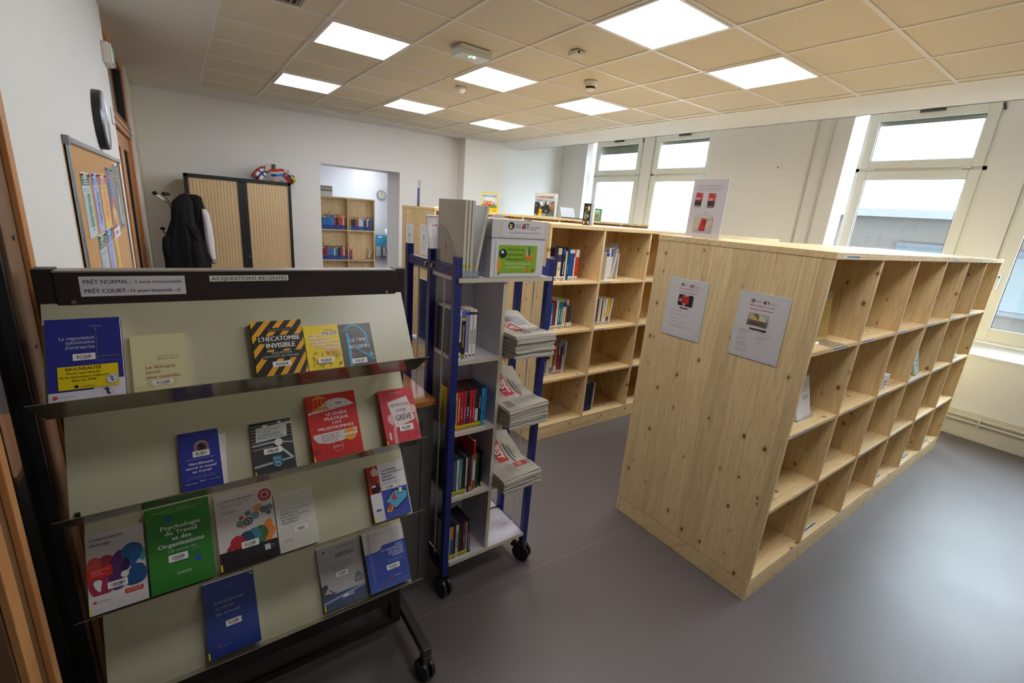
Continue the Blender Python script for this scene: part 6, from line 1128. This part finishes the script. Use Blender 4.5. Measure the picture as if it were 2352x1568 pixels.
o = thing('flag_stand', 'small round wooden base holding paper flags on the roller cabinet', 'flag stand', (.20, 3.85, ct))
MB().tube([(.20, 3.85, ct + .0005), (.20, 3.85, ct + .018)], .055, 28).build('base', M('pale_turned_wood', '#c09060', .45), o, bevel=.003, smooth=True)
FL = [('red, white and blue cross flag', -48, 10, [('r', '#b02a2a'), ('cross', '#e8e4e0', .16), ('cross', '#26357e', .07)]), ('white flag with a dark blue cross', -40, -14, [('r', '#dcd8d0'), ('cross', '#26357e', .22)]), ('blue flag edge on', -50, 30, [('r', '#27459a'), ('h', '#c8c8d0', .4, .6)]), ('blue, red and white striped flag', -30, 26, [('r', '#e0dcd8'), ('h', '#27459a', 0, .33), ('h', '#b02a2a', .66, 1)]),
      ('orange-red, white and blue striped flag in front', -22, -30, [('r', '#dfd8d4'), ('h', '#d83c1c', .66, 1), ('h', '#2a3c9a', 0, .33)]), ('yellow and blue flag behind', -12, 34, [('r', '#2a4a9a'), ('h', '#dca028', .5, 1)]), ('orange-red, white and sky-blue flag', -2, -36, [('r', '#dfdcd6'), ('h', '#d84a2a', .66, 1), ('h', '#3a9adc', 0, .33)]), ('red flag beside the sky-blue one', -8, -30, [('r', '#d2300f')]),
      ('dark green and white flag edge on', 6, 10, [('r', '#e0dcd8'), ('v', '#2a4a30', 0, .4)]), ('pale blue flag edge on', 10, 20, [('r', '#9aacbc'), ('v', '#7a8aa0', 0, .3)]), ('white and red flag at the back', 2, 34, [('r', '#e0d8d4'), ('h', '#b03030', 0, .5)]), ('pinkish white flag', 18, -20, [('r', '#c9b8b8'), ('v', '#dcd8d8', 0, .5)]),
      ('white, blue and red flag with a shield', 30, -24, [('r', '#a83030'), ('h', '#dcd8d8', .66, 1), ('h', '#26397e', .33, .66), ('c', '#c03a30')]), ('dark red and white flag', 36, -10, [('r', '#6e1c26'), ('h', '#dcd4d0', .4, .6)]), ('dark blue flag low on the right', 44, 8, [('r', '#2a3a86')]), ('yellow, green and red striped flag', 48, -28, [('r', '#a82420'), ('h', '#dcc020', .66, 1), ('h', '#1e2c1e', .33, .66)]),
      ('yellow and black flag at the far right', 55, -12, [('r', '#b02a26'), ('h', '#d8b81c', .6, 1), ('h', '#16161a', .3, .6)]), ('green and red flag at the far right', 58, 14, [('r', '#a01e28'), ('h', '#4a8a20', 0, .35)])]
for nm, a, tl, pat in FL:
    o = thing('paper_flag', nm + ' in the flag stand on the cabinet', 'flag', (.20, 3.85, ct + .018), 'little paper flags in the stand')
    A = math.radians(a); T_l = math.radians(tl); d = Vector((math.sin(A), math.cos(A) * math.sin(T_l) * .7, math.cos(A) * .95)).normalized(); L = (.225 if tl > 0 else .20) * (.82 if abs(a) < 30 and tl < 0 else 1)
    p0 = Vector((.20 + a * .0007, 3.85 + tl * .0008, ct + .010)); p1 = p0 + d * L
    MB().tube([p0, p1], .0014, 6, P('#dcd8d0')).build('stick', None, o)
    sd = -1 if a < 12 else 1; side = Vector((sd * math.cos(A), -.25 if tl < 0 else .25, -sd * math.sin(A) + .05)).normalized() if sd > 0 else Vector((-math.cos(A), -.3 if tl < 0 else .2, math.sin(A) - .12)).normalized()
    if abs(a) < 30 and tl < 0: side = Vector((.95 if a > -25 else .95, -.25, .12)).normalized()
    wf, hf = .12, .10; nn = 8; m_ = MB(); base = p1 - d * hf
    nrm = d.cross(side).normalized()
    def fp(u, v, e=0): return base + side * (u * wf) + d * (v * hf) + nrm * (.008 * math.sin(u * 5 + a) * u + e)
    def region(u0, v0, u1, v1, col, e):
        for i in range(nn):
            ua, ub = u0 + (u1 - u0) * i / nn, u0 + (u1 - u0) * (i + 1) / nn
            for s_ in (1, -1): m_.add([fp(ua, v0, e * s_), fp(ub, v0, e * s_), fp(ub, v1, e * s_), fp(ua, v1, e * s_)], [(0, 1, 2, 3)], P(col, .6))
    e = .0003
    for q in pat:
        if q[0] == 'r': region(0, 0, 1, 1, q[1], e)
        elif q[0] == 'h': region(0, q[2], 1, q[3], q[1], e)
        elif q[0] == 'v': region(q[2], 0, q[3], 1, q[1], e)
        elif q[0] == 'cross': region(0, .5 - q[2] / 2 * 1.3, 1, .5 + q[2] / 2 * 1.3, q[1], e); region(.36 - q[2] / 2, 0, .36 + q[2] / 2, 1, q[1], e)
        elif q[0] == 'c': region(.3, .25, .6, .75, q[1], e)
        e += .0002
    m_.build('cloth', None, o, fixn=False)

chrome = M('chrome', '#c8c8c8', .15, 1); coat_m = M('black_wool', '#08080a', .95, bump=.5, bscale=700); jk_m = M('black_jacket_fleece', '#050507', .95, bump=.4, bscale=500)
o = thing('coat_stand', 'chrome coat stand with black knobs in the back left corner', 'coat stand', (-.96, 2.9, 0))
px_, py_ = -.965, 2.92
MB().tube([(px_, py_, .02), (px_, py_, 1.62)], .018, 16).build('pole', chrome, o, smooth=True)
MB().tube([(px_, py_, 0), (px_, py_, .03)], [.19, .17], 32).build('base', bk, o)
ar = MB(); kmat = M('black_knob', '#101012', .2)
for dx, dy, zz_ in ((-.155, -.04, 1.775), (-.075, -.14, 1.775), (.12, -.10, 1.78), (.14, .08, 1.77), (-.05, .15, 1.77)):
    ar.tube([(px_ + dx * .12, py_ + dy * .12, 1.52), (px_ + dx * .18, py_ + dy * .18, 1.62), (px_ + dx * .35, py_ + dy * .35, 1.68), (px_ + dx, py_ + dy, zz_ - .01)], .008, 8); MB().ball((px_ + dx * 1.02, py_ + dy * 1.02, zz_), .024, 14, sc=(1.1, 1.1, .85)).build('knob', kmat, o, smooth=True)
for dx, dy in ((-.13, -.02), (-.06, -.12), (.1, -.08)):
    ar.tube([(px_, py_, 1.36), (px_ + dx * .5, py_ + dy * .5, 1.325), (px_ + dx * .9, py_ + dy * .9, 1.35), (px_ + dx, py_ + dy, 1.385)], .007, 8); MB().ball((px_ + dx, py_ + dy, 1.40), .023, 14, sc=(1.1, 1.1, .85)).build('knob', kmat, o, smooth=True)
ar.build('arm', chrome, o, smooth=True)
def garment(secs, mat, name, parent, seg=56, folds=9, amp=.02, seed=1):
    """secs: (x, y, z, rx, ry, fold) rings from top to bottom"""
    r_ = random.Random(seed); ph = [r_.uniform(0, 6) for _ in range(4)]; m_ = MB(); vs = []
    out = []
    for i in range(len(secs) - 1):
        for k in range(4):
            t = k / 4; out.append([secs[i][j] * (1 - t) + secs[i + 1][j] * t for j in range(6)])
    out.append(list(secs[-1]))
    for x, y, z, rx, ry, f in out:
        for k in range(seg):
            a = 2 * math.pi * k / seg; w_ = 1 + f * (amp / .1) * (math.sin(folds * a + ph[0] + z * 1.5) * .6 + math.sin((folds * 1.7) * a + ph[1] - z * 2) * .4)
            vs.append((x + rx * math.cos(a) * w_, y + ry * math.sin(a) * w_, z + .006 * math.sin(3 * a + ph[2])))
    n = len(out); fs = [(i * seg + k, i * seg + (k + 1) % seg, (i + 1) * seg + (k + 1) % seg, (i + 1) * seg + k) for i in range(n - 1) for k in range(seg)] + [tuple(reversed(range(seg)))]
    return m_.add(vs, fs, mat).build(name, None, parent, smooth=True)
o = thing('coat', 'long black wool coat hanging from the coat stand', 'coat', (-.90, 2.78, .75))
garment([(-.855, 2.80, 1.785, .022, .03, 0), (-.865, 2.80, 1.765, .05, .05, 0), (-.885, 2.79, 1.70, .095, .07, .1), (-.895, 2.78, 1.62, .098, .09, .4), (-.90, 2.77, 1.50, .102, .10, .7), (-.905, 2.77, 1.38, .140, .11, .8), (-.905, 2.77, 1.25, .18, .12, .7), (-.90, 2.77, 1.0, .205, .13, .9), (-.90, 2.77, .72, .22, .14, 1.0)], coat_m, 'body', o, amp=.014)
garment([(-1.045, 2.74, 1.345, .03, .03, 0), (-1.055, 2.73, 1.31, .05, .05, .1), (-1.06, 2.72, 1.2, .055, .055, .3), (-1.05, 2.72, 1.0, .052, .05, .5), (-1.03, 2.72, .80, .05, .05, .5)], coat_m, 'sleeve', o, folds=5, amp=.012, seed=4)
garment([(-.815, 2.68, 1.30, .02, .02, 0), (-.81, 2.67, 1.22, .05, .04, .2), (-.80, 2.66, 1.05, .055, .045, .4), (-.79, 2.66, .85, .05, .045, .5), (-.785, 2.66, .74, .048, .045, .5)], coat_m, 'sleeve', o, folds=5, amp=.012, seed=7)
MB().prism([(-.87, 1.50), (-.80, 1.42), (-.775, 1.28), (-.80, 1.30), (-.84, 1.40)], 'Y', 2.655, 2.668).build('lapel', coat_m, o, bevel=.003)
o = thing('varsity_jacket', 'black jacket with white sleeves and striped cuffs hanging right of the long coat', 'jacket', (-.76, 2.82, .8))
garment([(-.775, 2.86, 1.785, .03, .03, 0), (-.765, 2.86, 1.765, .06, .045, 0), (-.755, 2.86, 1.68, .065, .055, .1), (-.745, 2.86, 1.58, .078, .07, .3), (-.75, 2.86, 1.40, .085, .08, .5), (-.76, 2.86, 1.1, .09, .08, .6), (-.76, 2.86, .92, .085, .075, .3)], jk_m, 'body', o, folds=6, amp=.010, seed=12)
sl_m = M('white_jersey', '#c9c8cc', .8, bump=.3, bscale=300)
garment([(-.700, 2.80, 1.635, .018, .025, 0), (-.688, 2.79, 1.59, .036, .04, .1), (-.680, 2.78, 1.45, .042, .045, .3), (-.675, 2.78, 1.28, .044, .045, .4), (-.668, 2.77, 1.14, .036, .04, .4), (-.655, 2.77, 1.085, .030, .034, .1)], sl_m, 'sleeve', o, folds=4, amp=.014, seed=21)
for i in range(5):
    z = 1.085 - i * .010; garment([(-.655 + i * .0015, 2.77, z, .029, .033, 0), (-.6545 + i * .0015, 2.77, z - .010, .029, .033, 0)], P('#101014', .7) if i % 2 == 0 else P('#d8d8dc', .7), 'cuff_stripe', o)
q = MB()
for z in (1.615, 1.545, 1.475): q.ball((-.705, 2.775, z), .006, 8)
q.build('snap_button', P('#d0d0d4', .3), o)

# ================================================================ NEXT ROOM FURNITURE
o = thing('wall_clock', 'round silver-rimmed clock with a cream dial on the far wall beyond the passage', 'clock', (4.93, 12.78, 2.1))
kx, kz = 4.935, 2.115
MB().tube([(kx, 12.80, kz), (kx, 12.74, kz)], [.165, .155], 40).build('rim', M('silver_rim', '#8d9096', .3, .8), o, smooth=True); MB().tube([(kx, 12.745, kz), (kx, 12.735, kz)], .128, 36).build('dial', P('#cfc9b0', .4), o)
q = MB().box(kx - .006, 12.731, kz, kx + .006, 12.734, kz + .10).box(kx - .006, 12.731, kz - .004, kx + .006, 12.734, kz + .07)
for i in range(12): a = math.pi / 6 * i; q.ball((kx + .105 * math.sin(a), 12.734, kz + .105 * math.cos(a)), .009, 6)
q.build('hand', P('#2a2a2a'), o)
o = thing('table', 'white table with grey legs beside the blue chair beyond the passage', 'table', (4.96, 12.0, 0))
ty = 11.7
MB().box(4.78, ty, .72, 5.15, ty + .8, .75).build('tabletop', P('#dfdcd4', .35), o, bevel=.003)
for x, y in ((4.80, ty + .03), (4.80, ty + .73), (5.09, ty + .03), (5.09, ty + .73)): MB().box(x, y, 0, x + .045, y + .045, .72).build('leg', M('grey_table_leg', '#8a8c92', .4, .6), o)
o = thing('chair', 'petrol blue plastic chair with thin dark legs beyond the passage', 'chair', (4.56, 12.0, 0))
cb = M('petrol_blue_plastic', '#1b6a84', .4); ax, ay = 4.36, 11.75
MB(Matrix.Translation((ax, ay, .80)) @ Matrix.Rotation(math.radians(6), 4, 'X')).box(0, 0, -.32, .40, .02, .02).build('backrest', cb, o, bevel=.01)
MB(Matrix.Translation((ax, ay, .80)) @ Matrix.Rotation(math.radians(6), 4, 'X')).box(.10, -.002, -.07, .22, -.0005, -.03).build('hand_hole', P('#b8c0b8'), o)
MB().box(ax, ay + .02, .43, ax + .40, ay + .42, .455).build('seat', cb, o, bevel=.01)
dk = M('dark_tube', '#2a2e36', .3, .6)
for x, y, x2, y2 in ((ax + .03, ay + .05, ax - .02, ay - .03), (ax + .37, ay + .05, ax + .43, ay - .03), (ax + .03, ay + .38, ax, ay + .44), (ax + .37, ay + .38, ax + .40, ay + .44)):
    MB().tube([(x, y, .44), (x2, y2, 0)], .012, 8).build('leg', dk, o, smooth=True)
for k, (x, w_, h_, c_) in enumerate(((4.80, .14, .26, '#4a7ac0'), (4.97, .16, .36, '#d06a30'))):
    o = thing('leaflet_rack', ['white leaflet holder with blue stripes on the far table beyond the passage', 'taller white leaflet holder with an orange mark on the far table'][k], 'leaflet holder', (x, ty + .3, .75))
    MB().prism([(ty + .2, .75), (ty + .42, .75), (ty + .40, .75 + h_)], 'X', x, x + w_).build('holder', P('#dfe2e6', .3), o)
    printed('print', o, (x + .01, ty + .195, .76), (1, 0, 0), (0, .55, .8), w_ - .02, h_ * .9, [('r', 0, .1, 1, .3, c_), ('r', 0, .4, 1, .6, c_)])
